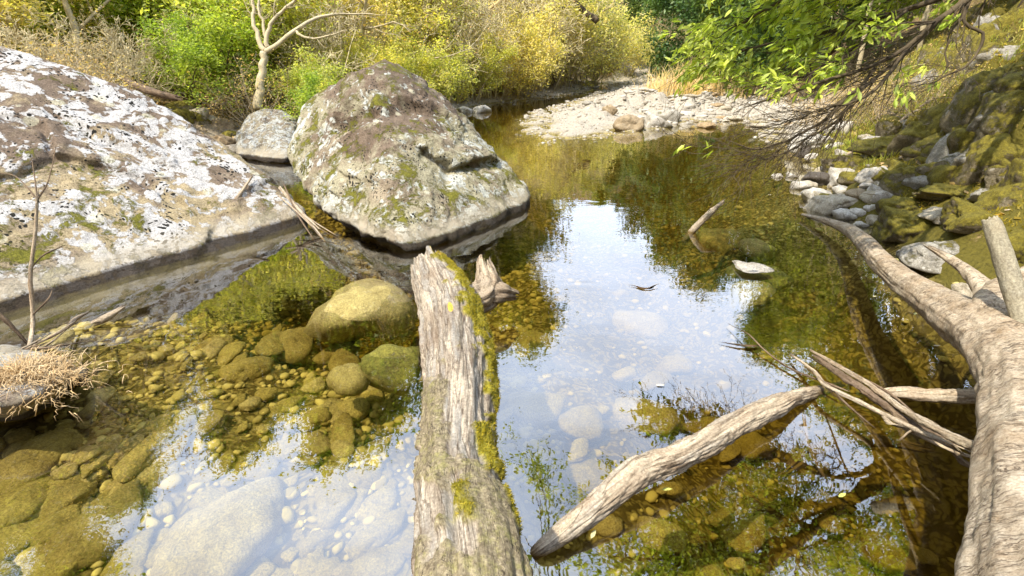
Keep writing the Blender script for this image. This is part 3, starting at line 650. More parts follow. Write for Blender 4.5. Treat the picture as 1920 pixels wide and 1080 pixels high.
m = NT('pebble'); v = m.pos(); c_ = m.n('ShaderNodeSeparateXYZ', {0: m.n('ShaderNodeTexVoronoi', {'Vector': v, 'Scale': 14.0}).outputs[1]}).outputs[0]
col = m.mix(c_, m.mix(m.noise(v, 1.5), (.36, .29, .085), (.22, .175, .055)), (.60, .50, .17))
PM = m.done(col, .8, m.bump(m.noise(v, 60, 4), .5, .01), .25)
o = mk('pebbles', V, F, PM); tag(o, 'small yellow brown pebbles carpeting the river bed', 'pebbles', kind='stuff')

# ------------------------------------------------------------------ far gravel bar
n_ = 0; k_ = 0
while n_ < 175 and k_ < 4000:
    k_ += 1
    if rg.random() < .7: cx, cy = rg.uniform(1100, 1500), rg.uniform(166, 240)
    else: cx, cy = rg.uniform(920, 1520), rg.uniform(156, 186)
    if cx < 1200 and cy > 186 and rg.random() < .8: continue
    q, t = hit(cx, cy)
    if q is None or q[1] < 11 or q[1] > 50: continue
    if q[2] > 1.2 or H1(q[0], q[1]) < -.12: continue
    wd = min(float(np.exp(rg.normal(-1.35, .42))), .6) * FPX / t
    hg = wd * rg.uniform(.22, .36)
    mt = rg.choice(['white', 'pale', 'white', 'tan', 'grey', 'pale'])
    stone('bar_stone', dict(white='whitish stone lying among many on the far gravel bar', pale='cream coloured stone lying among many on the far gravel bar', tan='tan stone lying among many on the far gravel bar', grey='grey stone lying among many on the far gravel bar')[mt],
          cx - wd / 2, cx + wd / 2, cy - hg, cy, mt, k_, 'stones on the far gravel bar', sub=3)
    n_ += 1
pos = []; sz = []
Xc = rg.uniform(-5, 14, 60000); Yc = rg.uniform(8, 44, 60000); hh = H(Xc, Yc); sdd = sdist(Xc, Yc)
hx = np.interp(Yc, [8, 11, 16, 22, 30, 44, 60], [5.2, 6.3, 9.5, 12.0, 13.0, 14.5, 20]); ctr = Xc - np.interp(Yc, cl_y, cl_x)
ok = (hh > -.1) & (((ctr > -1) & (Xc < hx + .4) & (Yc > 11) & (sdd > -9)) | ((ctr < 0) & (sdd > -1.2))); ok &= (rg.random(60000) < np.where(Yc < 24, 1, .6)); idx = np.nonzero(ok)[0][:8500]
sz = np.clip(np.exp(rg.normal(-2.75, .5, len(idx))), .02, .22) * np.where((Xc[idx] < 3.5) & (Yc[idx] < 17), .6, 1.0); pos = np.stack([Xc[idx], Yc[idx], hh[idx] + sz * .1], 1)
V, F = scatter_mesh(pos, sz, [stone_shape(220 + k, 1, .55, 6) for k in range(6)], rg)
m = NT('gravel'); v = m.pos(); c_ = m.n('ShaderNodeTexVoronoi', {'Vector': v, 'Scale': 5.0}).outputs[1]
col = m.mix(m.n('ShaderNodeSeparateXYZ', {0: c_}).outputs[0], (.27, .235, .18), (.47, .43, .37))
o = mk('gravel', V, F, m.done(col, .85, m.bump(m.noise(v, 20, 4), .5, .02), .2)); tag(o, 'pale loose gravel of the far bar and the bank edges', 'gravel', kind='stuff')
# small stones along the right shore
n_ = 0; k_ = 0
while n_ < 110 and k_ < 4000:
    k_ += 1; cx, cy = rg.uniform(1480, 1740), rg.uniform(235, 440)
    q, t = hit(cx, cy)
    if q is None or q[2] > .75 or H1(q[0], q[1]) < -.1: continue
    wd = min(float(np.exp(rg.normal(-1.5, .4))), .46) * FPX / t; mt = rg.choice(['white', 'pale', 'white', 'pale', 'semi'] if cx < 1660 else ['semi', 'moss', 'grey', 'moss', 'white'])
    stone('shore_stone', dict(white='small whitish stone filling gaps on the right shore', pale='small cream stone filling gaps on the right shore', semi='small half mossy stone filling gaps on the right shore', moss='small mossy stone filling gaps on the right shore', grey='small grey stone filling gaps on the right shore')[mt],
          cx - wd / 2, cx + wd / 2, cy - wd * .5, cy, mt, k_, 'small stones of the right shore', sub=3); n_ += 1
n_ = 0; k_ = 0
while n_ < 34 and k_ < 3000:
    k_ += 1; cx, cy = rg.uniform(225, 475), rg.uniform(150, 290)
    q, t = hit(cx, cy)
    if q is None or t > 17 or t < 9: continue
    wd = min(float(np.exp(rg.normal(-1.25, .4))), .7) * FPX / t
    stone('bank_stone', 'stone half buried in litter on the left bank', cx - wd / 2, cx + wd / 2, cy - wd * .5, cy, rg.choice(['tan', 'pale', 'semi', 'moss']), k_, 'stones on the left bank', sub=4, sink=.4); n_ += 1
# mossy lumps of the right bank
n_ = 0; k_ = 0
while n_ < 58 and k_ < 3000:
    k_ += 1; cx, cy = rg.uniform(1560, 1940), rg.uniform(20, 400)
    q, t = hit(cx, cy)
    if q is None or q[2] < .5 or q[1] > 14: continue
    wd = rg.uniform(.3, .95) * FPX / t
    stone('mossy_rock', 'mossy rock half buried in the steep right bank', cx - wd / 2, cx + wd / 2, cy - wd * .55, cy, rg.choice(['moss', 'semi', 'grey']), k_, 'mossy rocks in the right bank', sub=5, sink=.6, p=24, cat='rock'); n_ += 1

# ------------------------------------------------------------------ driftwood
def wood_mat(name, cols=((.47, .405, .31), (.13, .10, .072), (.25, .24, .215)), cracks=1.0, across=False, moss=False, crack_col=(.10, .06, .035), su=60, sv=3.5):
    m = NT(name); t = m.n('ShaderNodeTexCoord'); v = m.pos()
    uvm = m.n('ShaderNodeMapping', {0: t.outputs['UV'], 'Scale': (su, sv, 1)}).outputs[0]
    g = m.noise(uvm, 1.0, 8, .72, .6); g2 = m.noise(m.n('ShaderNodeMapping', {0: t.outputs['UV'], 'Scale': (su * .35, sv * .5, 1), 'Location': (4, 2, 0)}).outputs[0], 1.0, 6, .7, .4)
    col = m.mix(m.ramp(g, .34, .62), cols[1], cols[0]); col = m.mix(m.math('MULTIPLY', m.ramp(g2, .48, .6), .75), col, cols[2])
    col = m.mix(m.math('MULTIPLY', m.ramp(m.noise(v, 3.5, 6, .7), .5, .66), .55), col, (cols[1][0] * 1.1, cols[1][1] * .95, cols[1][2] * .8))
    ck = m.ramp(m.math('ABSOLUTE', m.math('SUBTRACT', g2, .5)), .0, .02); col = m.mix(m.math('MULTIPLY', m.math('SUBTRACT', 1.0, ck), .55 * cracks), col, crack_col)  # crack lines mixed towards a dark brown
    h = m.math('ADD', m.math('MULTIPLY', g, .8), m.math('MULTIPLY', ck, .3 * cracks))
    if across:
        ua = m.n('ShaderNodeMapping', {0: t.outputs['UV'], 'Scale': (6, 17, 1)}).outputs[0]
        a = m.noise(ua, 1.0, 7, .7, 1.6); wr = m.ramp(m.math('ABSOLUTE', m.math('SUBTRACT', a, .5)), 0, .016)
        br = m.ramp(m.noise(v, 9, 5, .7), .42, .56); lines = m.math('MULTIPLY', m.math('SUBTRACT', 1.0, wr), br)
        col = m.mix(m.ramp(m.noise(v, 5, 9, .8), .35, .66), m.mix(1.0, cols[1], (.80, .70, .58), 'MULTIPLY'), cols[0]); col = m.mix(m.math('MULTIPLY', m.ramp(m.noise(v, 38, 5, .8), .52, .66), .5), col, (.24, .17, .11))
        col = m.mix(lines, col, crack_col); h = m.math('SUBTRACT', m.math('MULTIPLY', m.noise(v, 24, 7, .75), .7), m.math('MULTIPLY', lines, 1.0))
    if moss:
        bk = m.attr('bark'); bcol = m.mix(m.ramp(m.noise(v, 45, 6, .75), .35, .65), (.14, .11, .07), (.38, .32, .20))
        bcol = m.mix(m.ramp(m.math('ABSOLUTE', m.math('SUBTRACT', m.noise(m.n('ShaderNodeMapping', {0: t.outputs['UV'], 'Scale': (14, 5, 1)}).outputs[0], 1.0, 5, .7, 1), .5)), 0, .015), (.03, .022, .015), bcol)
        bcol = m.mix(m.math('MULTIPLY', m.ramp(m.noise(v, 16, 7, .8), .5, .62), .6), bcol, (.30, .28, .09))
        col = m.mix(bk, col, bcol); mo = m.attr('moss')
        mcol = m.mix(m.ramp(m.noise(v, 60, 6, .8), .3, .7), (.09, .085, .01), (.42, .36, .03)); col = m.mix(mo, col, mcol)
        oc = m.ramp(m.attr('spot'), .4, .5); col = m.mix(oc, col, (.55, .36, .06))
        h = m.math('ADD', h, m.math('MULTIPLY', m.noise(v, 70, 5, .8), m.math('ADD', mo, bk)))
    gr = m.ramp(m.noise(v, 95, 3, .8), .34, .66, (.66, .63, .6), (1.24, 1.24, 1.24)); col = m.mix(1.0, col, gr, 'MULTIPLY')
    zc = m.z(); col = m.mix(m.ramp(zc, .035, -.01), col, m.mix(1.0, col, (.45, .36, .16), 'MULTIPLY'))
    return m.done(col, .85, m.bump(h, .85, .012), .2)
W_log = wood_mat('weathered_log', moss=True); W_pale = wood_mat('pale_wood', cols=((.50, .42, .30), (.27, .20, .13), (.36, .31, .24)))
W_drift = wood_mat('driftwood', cols=((.52, .44, .32), (.20, .15, .10), (.32, .29, .24)), su=34, sv=2.6)
W_bark = wood_mat('pale_bark', cols=((.50, .43, .33), (.33, .27, .195), (.42, .36, .28)), across=True, cracks=.2, crack_col=(.11, .055, .03), su=16, sv=8)
W_dark = wood_mat('dark_wood', cols=((.26, .19, .12), (.09, .06, .04), (.16, .12, .09))); W_grey = wood_mat('grey_bark', cols=((.34, .31, .22), (.27, .24, .17), (.30, .28, .22)), cracks=.3, su=20, sv=8)
def zp(px, py, z, rad): q = P(px, py, z); return (*q, rad)
def lp(px, py, t, rad): return (*L(px, py, t), rad)
def T0(py, z): return (CAMH - z) / (.4067 - (540 - py) / FPX * .9135)

# the big log in the middle
lc = [(915, 1500, 1.2, .165), (900, 1280, 1.27, .165), (884, 1080, 1.45, .158), (868, 980, 1.64, .150), (858, 900, 1.85, .150), (858, 820, 2.08, .152), (860, 750, 2.3, .165), (858, 690, 2.55, .178), (852, 640, 2.8, .190), (843, 590, 3.1, .195), (830, 555, 3.35, .180), (815, 520, 3.6, .155), (806, 498, 3.8, .130)]
ctrl = [lp(*a) for a in lc]
V, F, uv, th, s, Lt = log_mesh(ctrl, 520, 150, 3, rough=.05, grain=.016, splinter=(.02, .09), lump=.07)
cs = np.r_[0, np.cumsum(np.linalg.norm(np.diff(np.array(ctrl)[:, :3], axis=0), axis=1))]; pv = np.interp(s, cs / cs[-1] * Lt, [a[1] for a in lc])
deg = np.degrees(th); deg = (deg + 180) % 360 - 180          # 0 = right side, 90 = top, 180 = left
q = np.stack([np.cos(th) * .15, np.sin(th) * .15, s], 1); nz_ = fbm(q * 14, 5, 8); nz2 = fbm(q * 6, 4, 18)
def band(py0, py1, d0, d1, soft=9, w=16):
    a = np.minimum(np.minimum(pv - py0, py1 - pv) / 3.2, np.minimum(deg - d0, d1 - deg)) + nz_ * w + nz2 * w * .7
    return sstep(0, soft, a)
moss = np.maximum.reduce([band(495, 600, 15, 66), band(560, 690, 2, 60), band(650, 760, -20, 36), band(690, 850, -30, 22), band(828, 960, 12, 58), band(930, 1090, -10, 34), band(1035, 1075, 70, 92), band(500, 540, 55, 80) * .8])
bark = np.maximum.reduce([band(745, 945, 96, 165, 4, 12), band(940, 1600, 18, 88, 4, 12), band(1090, 1600, 90, 190, 4, 12), band(-100, 3000, -130, -60, 6, 20)])
spot = np.exp(-(((pv - 636) / 9) ** 2 + ((deg - 92) / 4) ** 2)) * 1.2 + np.exp(-(((pv - 505) / 6) ** 2 + ((deg - 60) / 9) ** 2)) * 1.1
n0 = len(s); nrm_ = np.zeros((n0, 3)); C_ = V[:n0].reshape(520, 150, 3); cen = C_.mean(1); nrm_ = (C_ - cen[:, None]).reshape(-1, 3); nrm_ /= np.linalg.norm(nrm_, axis=1)[:, None]
fine = fbm(np.stack([np.cos(th) * 5, np.sin(th) * 5, s * 3], 1), 4, 77); rid = -np.abs(fbm(np.stack([np.cos(th) * 2.6 + 4, np.sin(th) * 2.6, s * 1.1], 1), 4, 78)) 
V[:n0] += nrm_ * (bark * .014 + moss * .009 * (1 + nz_) + (1 - bark) * (fine * .006 + np.exp(rid * 14) * -.014))[:, None]
big_log = thing('log', 'thick weathered grey log with moss running from the foreground into the pool', 'log', V[:n0].mean(0) * (1, 1, 0))
off = np.array(big_log.location)
mk('trunk', V - off, F, W_log, big_log, attrs={'bark': np.r_[bark, 0, 0], 'moss': np.r_[moss, 0, 0], 'spot': np.r_[spot, 0, 0]}, uv=uv)
# moss fuzz on the log
pr = np.clip(moss - .35, 0, None) * (V[:n0, 1] > .9); pr /= pr.sum(); kk = rg.choice(n0, 15000, p=pr); bas = V[kk] + rg.normal(0, .002, (15000, 3)); dr = nrm_[kk] + rg.normal(0, .55, (15000, 3)); dr /= np.linalg.norm(dr, axis=1)[:, None]
sdw = np.cross(dr, rg.normal(size=(15000, 3))); sdw /= np.linalg.norm(sdw, axis=1)[:, None]; ln = rg.uniform(.006, .014, 15000)[:, None]
BV = np.stack([bas - sdw * .0016, bas + sdw * .0016, bas + dr * ln], 1).reshape(-1, 3) - off
mossm_ = leaf_mat('log_moss', (.34, .29, .02), (.20, .18, .015), .3, 20)
mk('moss', BV, np.arange(45000).reshape(-1, 3), mossm_, big_log, smooth=False, attrs={'rnd': np.repeat(rg.random(15000), 3)})
# broken side limb
c1 = [lp(838, 560, 3.5, .10), lp(872, 566, 3.55, .10), lp(900, 560, 3.6, .105), lp(915, 540, 3.65, .10), lp(912, 515, 3.7, .075), lp(908, 496, 3.75, .055)]
Va, Fa, uva, *_ = log_mesh(c1, 120, 56, 9, rough=.10, grain=.03, splinter=(.01, .07), lump=.16)
c2 = [lp(905, 550, 3.6, .07), lp(935, 548, 3.62, .075), lp(950, 550, 3.66, .055), lp(964, 552, 3.7, .035)]
Vb, Fb, uvb, *_ = log_mesh(c2, 60, 40, 19, rough=.10, grain=.03, splinter=(.01, .03), lump=.14)
Vj, Fj = joinm([(Va, Fa), (Vb, Fb)]); mk('broken_limb', Vj - off, Fj, wood_mat('limb_wood', cols=((.46, .38, .27), (.16, .12, .08), (.28, .235, .18)), su=40, sv=6), big_log, uv=np.vstack([uva, uvb]))

def log_thing(name, label, cat, ctrl, mat, n=140, m=40, seed=0, group=None, **k):
    V, F, uv, *_ = log_mesh(ctrl, n, m, seed, **k); c = V.mean(0); o = mk(name, V - c, F, mat, uv=uv); o.location = c
    return tag(o, label, cat, group)
# fallen tree at the right
ft = thing('fallen_tree', 'pale barked fallen tree lying along the right side over the water', 'fallen tree', (2.9, 2.6, 0)); fo = np.array(ft.location)
def zt(px, py, z, r): return lp(px, py, T0(py, z), r)
c = [zt(2060, 1500, .58, .19), zt(2010, 1250, .54, .185), zt(1985, 1080, .50, .18), zt(1970, 960, .48, .172), zt(1955, 850, .46, .165), zt(1938, 760, .44, .165), zt(1908, 690, .42, .165), zt(1862, 640, .40, .145), zt(1800, 598, .36, .125), zt(1745, 562, .32, .105), zt(1690, 525, .28, .090), zt(1648, 488, .24, .080),
     zt(1620, 455, .19, .072), zt(1592, 432, .14, .058), zt(1550, 415, .09, .036), zt(1504, 402, .05, .014)]
V, F, uv, *_ = log_mesh(c, 420, 110, 5, rough=.035, grain=.008, splinter=(.02, .02), lump=.09); mk('trunk', V - fo, F, W_bark, ft, uv=uv)
c = [zt(1870, 665, .38, .13), zt(1872, 600, .42, .14), zt(1895, 560, .46, .13), zt(1960, 525, .5, .12), zt(2050, 500, .6, .10)]
V, F, uv, *_ = log_mesh(c, 160, 70, 6, rough=.05, grain=.01, lump=.1); mk('limb', V - fo, F, W_bark, ft, uv=uv)
c = [zt(1868, 590, .42, .06), zt(1838, 535, .46, .052), zt(1808, 505, .48, .036), zt(1775, 482, .5, .024), zt(1744, 464, .52, .010)]
V, F, uv, *_ = log_mesh(c, 110, 36, 7, rough=.06, grain=.01, lump=.1); mk('limb', V - fo, F, W_bark, ft, uv=uv)
c = [zt(1905, 890, .42, .05), zt(1870, 862, .38, .042), zt(1845, 845, .34, .028), zt(1790, 822, .28, .018), zt(1730, 790, .2, .016), zt(1690, 765, .14, .014), zt(1620, 715, .09, .013), zt(1560, 680, .07, .012), zt(1520, 657, .06, .007)]
V, F, uv, *_ = log_mesh(c, 150, 24, 17, rough=.12, grain=.03, splinter=(.01, .02), lump=.2); mk('side_branch', V - fo, F, W_pale, ft, uv=uv)

log_thing('pole', 'straight grey barkless pole leaning upright at the right edge', 'pole', [lp(1962, 740, 2.35, .046), lp(1925, 620, 2.45, .046), lp(1893, 520, 2.5, .044), lp(1868, 440, 2.53, .040), lp(1857, 412, 2.55, .034)], W_grey, 120, 40, 8, rough=.03, grain=.008, splinter=(.01, .01), lump=.05)
log_thing('branch', 'thick bare driftwood branch slanting out of the water in the foreground', 'branch', [zp(990, 1046, -.06, .016), zp(1020, 1024, .03, .030), zp(1070, 988, .045, .046), zp(1130, 940, .08, .054), zp(1190, 890, .11, .066), zp(1215, 878, .115, .060), zp(1270, 858, .11, .055), zp(1330, 826, .10, .060), zp(1400, 786, .08, .058), zp(1455, 762, .06, .056), zp(1480, 750, .05, .042), zp(1520, 738, .0, .038), zp(1575, 722, -.09, .020)], W_drift, 420, 110, 11, rough=.06, grain=.024, splinter=(.04, .03), lump=.12)
log_thing('stick', 'short pale stick poking up out of the middle of the pool', 'stick', [(*P(1284, 452, -.12), .035), (*P(1297, 435, .0), .036), lp(1325, 405, 5.45, .034), lp(1356, 378, 5.6, .018)], W_pale, 70, 26, 12, rough=.08, grain=.02, splinter=(.02, .05), lump=.1)
log_thing('log', 'short split log with pale top lying in black water beside the fallen tree', 'log', [zt(1650, 738, .04, .018), zt(1690, 737, .06, .034), zt(1740, 741, .08, .036), zt(1800, 743, .10, .038), zt(1865, 742, .14, .04)], W_pale, 110, 40, 13, rough=.08, grain=.03, splinter=(.05, .02), lump=.1)
G = 'driftwood sticks tangled beside the fallen tree'
log_thing('stick', 'long pale bent stick in the tangle running to the fallen tree', 'stick', [zt(1488, 668, .03, .006), zt(1525, 695, .06, .010), zt(1548, 722, .08, .013), zt(1600, 748, .09, .012), zt(1660, 778, .1, .012), zt(1720, 806, .14, .013), zt(1790, 838, .2, .012)], W_pale, 90, 18, 14, G, rough=.1, lump=.2)
log_thing('stick', 'dark rotten stick lying between the two pale ones', 'stick', [zt(1530, 672, .04, .014), zt(1580, 705, .06, .020), zt(1640, 745, .07, .020), zt(1700, 790, .1, .018), zt(1760, 820, .14, .012)], W_dark, 90, 20, 15, G, rough=.15, lump=.2)
for k_, (a, b, r_) in enumerate([((1690, 800), (1860, 870), .009), ((1600, 700), (1720, 780), .007), ((1650, 775), (1700, 800), .008), ((1760, 800), (1840, 862), .008), ((1700, 770), (1790, 835), .007), ((1560, 730), (1625, 790), .005), ((1730, 800), (1690, 822), .005), ((1790, 850), (1850, 890), .010)]):
    mid = ((a[0] + b[0]) / 2 + rg.uniform(-8, 8), (a[1] + b[1]) / 2 + rg.uniform(-8, 8))
    log_thing('stick', 'thin broken piece in the driftwood tangle', 'stick', [zt(*a, .08, r_ * .6), zt(*mid, .12, r_), zt(*b, .16, r_ * .5)], [W_pale, W_dark][k_ % 2], 30, 10, 20 + k_, G, rough=.1, lump=.2)
log_thing('twig', 'thin dark straight twig lying on the water at the edge of the sky reflection', 'twig', [zp(1361, 643, .012, .003), zp(1390, 647, .014, .005), zp(1422, 648, .01, .004)], W_dark, 24, 8, 31)
log_thing('twig', 'long thin dark twig arching over the shadowed water', 'twig', [zp(1374, 611, .03, .002), zp(1405, 628, .05, .004), zp(1432, 655, .03, .005), zp(1480, 690, .02, .006), zp(1560, 722, .04, .006)], W_dark, 50, 8, 32)
log_thing('twig', 'tiny forked twig floating on the sky reflection', 'twig', [zp(1190, 536, .008, .002), zp(1212, 540, .010, .003), zp(1230, 534, .02, .002)], W_dark, 20, 6, 33)
log_thing('branch', 'curved branch lying under water at the lower right', 'branch', [zp(1470, 885, -.30, .02), zp(1510, 855, -.26, .045), zp(1570, 832, -.24, .045), zp(1650, 826, -.26, .035), zp(1720, 840, -.32, .02)], wood_mat('sunken_wood', cols=((.34, .27, .08), (.18, .14, .05), (.26, .21, .08))), 80, 24, 34)
log_thing('stick', 'thin yellowish stick standing down into the water at the lower right', 'stick', [zp(1508, 785, .02, .007), zp(1515, 830, -.06, .011), zp(1528, 862, -.14, .010), zp(1548, 900, -.24, .006)], W_pale, 50, 12, 35)
# left side pieces
log_thing('stick', 'short white split stick resting in the dark gap under the slab', 'stick', [zp(176, 606, .02, .022), zp(200, 596, .04, .028), zp(232, 575, .08, .010)], W_pale, 50, 18, 36, splinter=(.03, .04))
log_thing('stick', 'smaller white forked stick left of the split one', 'stick', [zp(128, 612, .02, .012), zp(142, 598, .05, .014), zp(164, 586, .07, .006)], W_pale, 40, 14, 37, splinter=(.02, .02))
log_thing('branch', 'dark thin branch leaning at the left edge below the slab', 'branch', [zp(-40, 560, .35, .012), zp(10, 600, .2, .014), zp(48, 640, .05, .008)], W_dark, 40, 12, 38)
for k_ in range(6):
    a, b = ((0, 668), (90, 628)) if k_ == 0 else ((rg.uniform(0, 60), rg.uniform(640, 665)), (rg.uniform(70, 180), rg.uniform(600, 650)))
    log_thing('twig', 'thin twig at the slab foot by dry grass', 'twig', [zp(*a, .06, .004), zp((a[0] + b[0]) / 2, (a[1] + b[1]) / 2 + 4, .12, .006), zp(*b, .05, .003)], [W_pale, W_dark][k_ % 2], 24, 8, 40 + k_, 'twigs by the dry grass')
tr = thing('sapling', 'dead pale sapling standing beside the dry grass against the slab', 'sapling', P(58, 655, .05)); to = np.array(tr.location)
V, F, uv, *_ = log_mesh([(*P(52, 668, .02), .014), lp(62, 600, 3.35, .012), lp(57, 520, 3.35, .012), lp(66, 440, 3.35, .010), lp(70, 372, 3.35, .008)], 110, 12, 50, lump=.15); mk('stem', V - to, F, W_pale, tr, uv=uv)
for a in ([(70, 375), (50, 350), (28, 330), (5, 325)], [(70, 375), (88, 345), (98, 310), (104, 280)], [(70, 375), (66, 340), (60, 300)], [(57, 505), (80, 480), (110, 465)], [(62, 590), (90, 560), (100, 540)]):
    V, F, uv, *_ = log_mesh([lp(x, y, 3.35 + .05 * k, .005 - .001 * k) for k, (x, y) in enumerate(a)], 30, 6, 51); mk('twig', V - to, F, W_dark, tr, uv=uv)
for k_, (a, b, r_) in enumerate([((525, 352), (612, 456), .022), ((540, 372), (600, 430), .014), ((532, 345), (590, 452), .010), ((548, 385), (628, 440), .008), ((520, 365), (585, 425), .008), ((560, 400), (640, 452), .006)]):
    log_thing('stick', ['thickest pale stick wedged between the slab and the pyramid boulder', 'thin stick wedged between slab and pyramid boulder'][k_ > 0], 'stick', [lp(*a, 5.75, r_ * .8), lp((a[0] + b[0]) / 2 + rg.uniform(-5, 5), (a[1] + b[1]) / 2, 5.55, r_), lp(*b, 5.3, r_ * .5)], [W_pale, W_pale, W_dark][k_ % 3], 40, 12, 60 + k_, None if k_ == 0 else 'sticks wedged between the boulders', splinter=(.03, .05))
log_thing('stick', 'flat pale stick lying on the face of the slab', 'stick', [lp(470, 335, 5.72, .012), lp(435, 385, 5.45, .02), lp(402, 432, 5.22, .012)], W_pale, 40, 14, 70)
log_thing('log', 'long grey fallen log lying in litter above the slab', 'log', [lp(235, 152, 9.3, .05), lp(285, 172, 9.2, .07), lp(335, 185, 9.2, .05)], W_dark, 60, 20, 71)
# floating leaves
LV = np.array([(0, 0, 0), (.3, .16, .02), (.65, .15, .03), (1, 0, .0), (.65, -.15, .03), (.3, -.16, .02), (.3, 0, -.03), (.65, 0, -.03)], float); LF = np.array([(0, 6, 1, 1), (0, 5, 6, 6)]); 
LFq = np.array([(6, 7, 2, 1), (5, 4, 7, 6)]); LFt = np.array([(0, 6, 1), (0, 5, 6), (7, 3, 2), (4, 3, 7)])
m = NT('dry_leaf'); fm = m.done(m.mix(m.n('ShaderNodeObjectInfo').outputs['Random'], (.62, .55, .40), (.40, .42, .08)), .5)
for cx, cy, a in ((1572, 932, 25), (1240, 918, 5), (1108, 1010, 60), (1750, 648, 0), (1714, 590, 40), (1636, 556, 10), (1600, 722, 30), (1838, 880, 0), (1230, 722, 0), (1690, 740, 10), (1440, 365, 0)):
    q = P(cx, cy, .006); o = mk('leaf', LV * .05, [LFq, LFt], fm); o.location = q; o.rotation_euler = (0, 0, R(a)); tag(o, 'single small leaf floating on the water', 'leaf', 'leaves floating on the pool')
# ------------------------------------------------------------------ plants
def grow(rng, base, direction, length, radius, level, maxlevel, P_, tips, kids=5, wob=.18, up=.1, ratio=.6, start=.25, spread=.9, n=7):
    d = np.array(direction, float); d /= np.linalg.norm(d); p = np.array(base, float); pts = [p.copy()]
    for i in range(n - 1):
        d = d + rng.normal(0, wob, 3) + np.array([0, 0, up]); d /= np.linalg.norm(d); p = p + d * length / (n - 1); pts.append(p.copy())
    pts = np.array(pts); rad = radius * np.linspace(1, .35 if level < maxlevel else .2, n); P_.append((pts, rad, level))
    if level >= maxlevel: tips.append(pts); return
    for k in range(kids):
        f = start + (1 - start) * (k + rng.random()) / kids; i = min(int(f * (n - 1)), n - 2); g = f * (n - 1) - i
        q = pts[i] * (1 - g) + pts[i + 1] * g; ax = pts[i + 1] - pts[i]; ax /= np.linalg.norm(ax)
        r = rng.normal(size=3); r -= ax * (r @ ax); r /= np.linalg.norm(r); dd = ax * (1 - spread * .5) + r * spread
        grow(rng, q, dd, length * ratio * rng.uniform(.7, 1.15) * (1.1 - .5 * f), max(rad[i] * .55, .002), level + 1, maxlevel, P_, tips, kids, wob * 1.15, up * .7, ratio, .15, spread, max(4, n - 1))
def leaves(rng, cen, size, asp=.45, droop=0.0, cl=None):
    n = len(cen); ax = rng.normal(size=(n, 3)); ax[:, 2] = ax[:, 2] * .6 - droop; ax /= np.linalg.norm(ax, axis=1)[:, None]
    nb = rng.normal(size=(n, 3)); nb[:, 2] = np.abs(nb[:, 2]) + .6; sd = np.cross(ax, nb); sd /= np.linalg.norm(sd, axis=1)[:, None]
    s = (size * rng.uniform(.6, 1.3, n))[:, None]
    Q = np.stack([cen - ax * s * .5, cen + sd * s * asp * .5, cen + ax * s * .5, cen - sd * s * asp * .5], 1)
    r = rng.random(n); return Q.reshape(-1, 3), np.arange(4 * n).reshape(-1, 4), np.repeat(r, 4)
def tip_points(rng, tips, n, sig):
    t = np.concatenate(tips); w_ = t[rng.integers(0, len(t), n)]; clump = rng.normal(0, 1, (n, 3)); return w_ + clump * sig
def plant(name, seed, height, stems, lvl, kids, nleaf, lsize, lmat, bmat, sig=.15, spread=.9, up=.1, r0=.03, lean=.35, asp=.45, droop=.1, trunk='trunk', ratio=.6, start=.25, wob=.16, partname=('trunk', 'crown'), twig_sides=3):
    rng = np.random.default_rng(seed); Ps = []; tips = []
    for k in range(stems):
        a = rng.uniform(0, 6.28); d = (math.cos(a) * lean, math.sin(a) * lean, 1)
        grow(rng, (math.cos(a) * .04 * stems ** .5, math.sin(a) * .04 * stems ** .5, -.15), d, height * rng.uniform(.6, .85), r0 * rng.uniform(.7, 1.1), 0, lvl, Ps, tips, kids, wob, up, ratio, start, spread)
    V, F = joinm([tube(p, np.clip(r, .0075 if name == 'bare_shrub' else .0, None), 7 if l == 0 else (4 if l == 1 else twig_sides)) for p, r, l in Ps])
    root = thing(name, '', '', (0, 0, 0)); mk(partname[0], V, F, bmat, root)
    if nleaf:
        c = tip_points(rng, tips, nleaf, sig); Vl, Fl, r = leaves(rng, c, lsize, asp, droop); mk(partname[1], Vl, Fl, lmat, root, smooth=False, attrs={'rnd': r})
    root['h'] = float(max(max(q[0][:, 2].max() for q in Ps), np.percentile(Vl[:, 2], 99.7) if nleaf else 0)); return root
G_yel = leaf_mat('yellow_leaves', (.58, .57, .20), (.44, .49, .15), .45, 1.2); G_grn = leaf_mat('green_leaves', (.22, .33, .06), (.42, .48, .10), .45, 1.2)
G_pal = leaf_mat('pale_leaves', (.54, .54, .23), (.66, .62, .34), .45, .8); G_drk = leaf_mat('dark_leaves', (.07, .15, .055), (.15, .23, .08), .35, .8)
G_dry = leaf_mat('dry_leaves', (.48, .33, .15), (.62, .50, .28), .4, 1.0); G_pink = leaf_mat('pink_twigs', (.48, .36, .29), (.42, .36, .26), .4, .7)
G_tree = leaf_mat('tree_leaves', (.18, .26, .05), (.36, .38, .07), .45, .35); G_near = leaf_mat('near_leaves', (.32, .44, .07), (.52, .60, .16), .42, 2.5)
B_pale = bark_mat('bark', (.40, .33, .20), (.56, .48, .32)); B_dark = bark_mat('dark_bark', (.06, .045, .03), (.13, .10, .06)); B_tan = bark_mat('tan_twig', (.46, .36, .24), (.58, .48, .34))
B_wh = bark_mat('pale_twig', (.56, .46, .24), (.70, .62, .40))
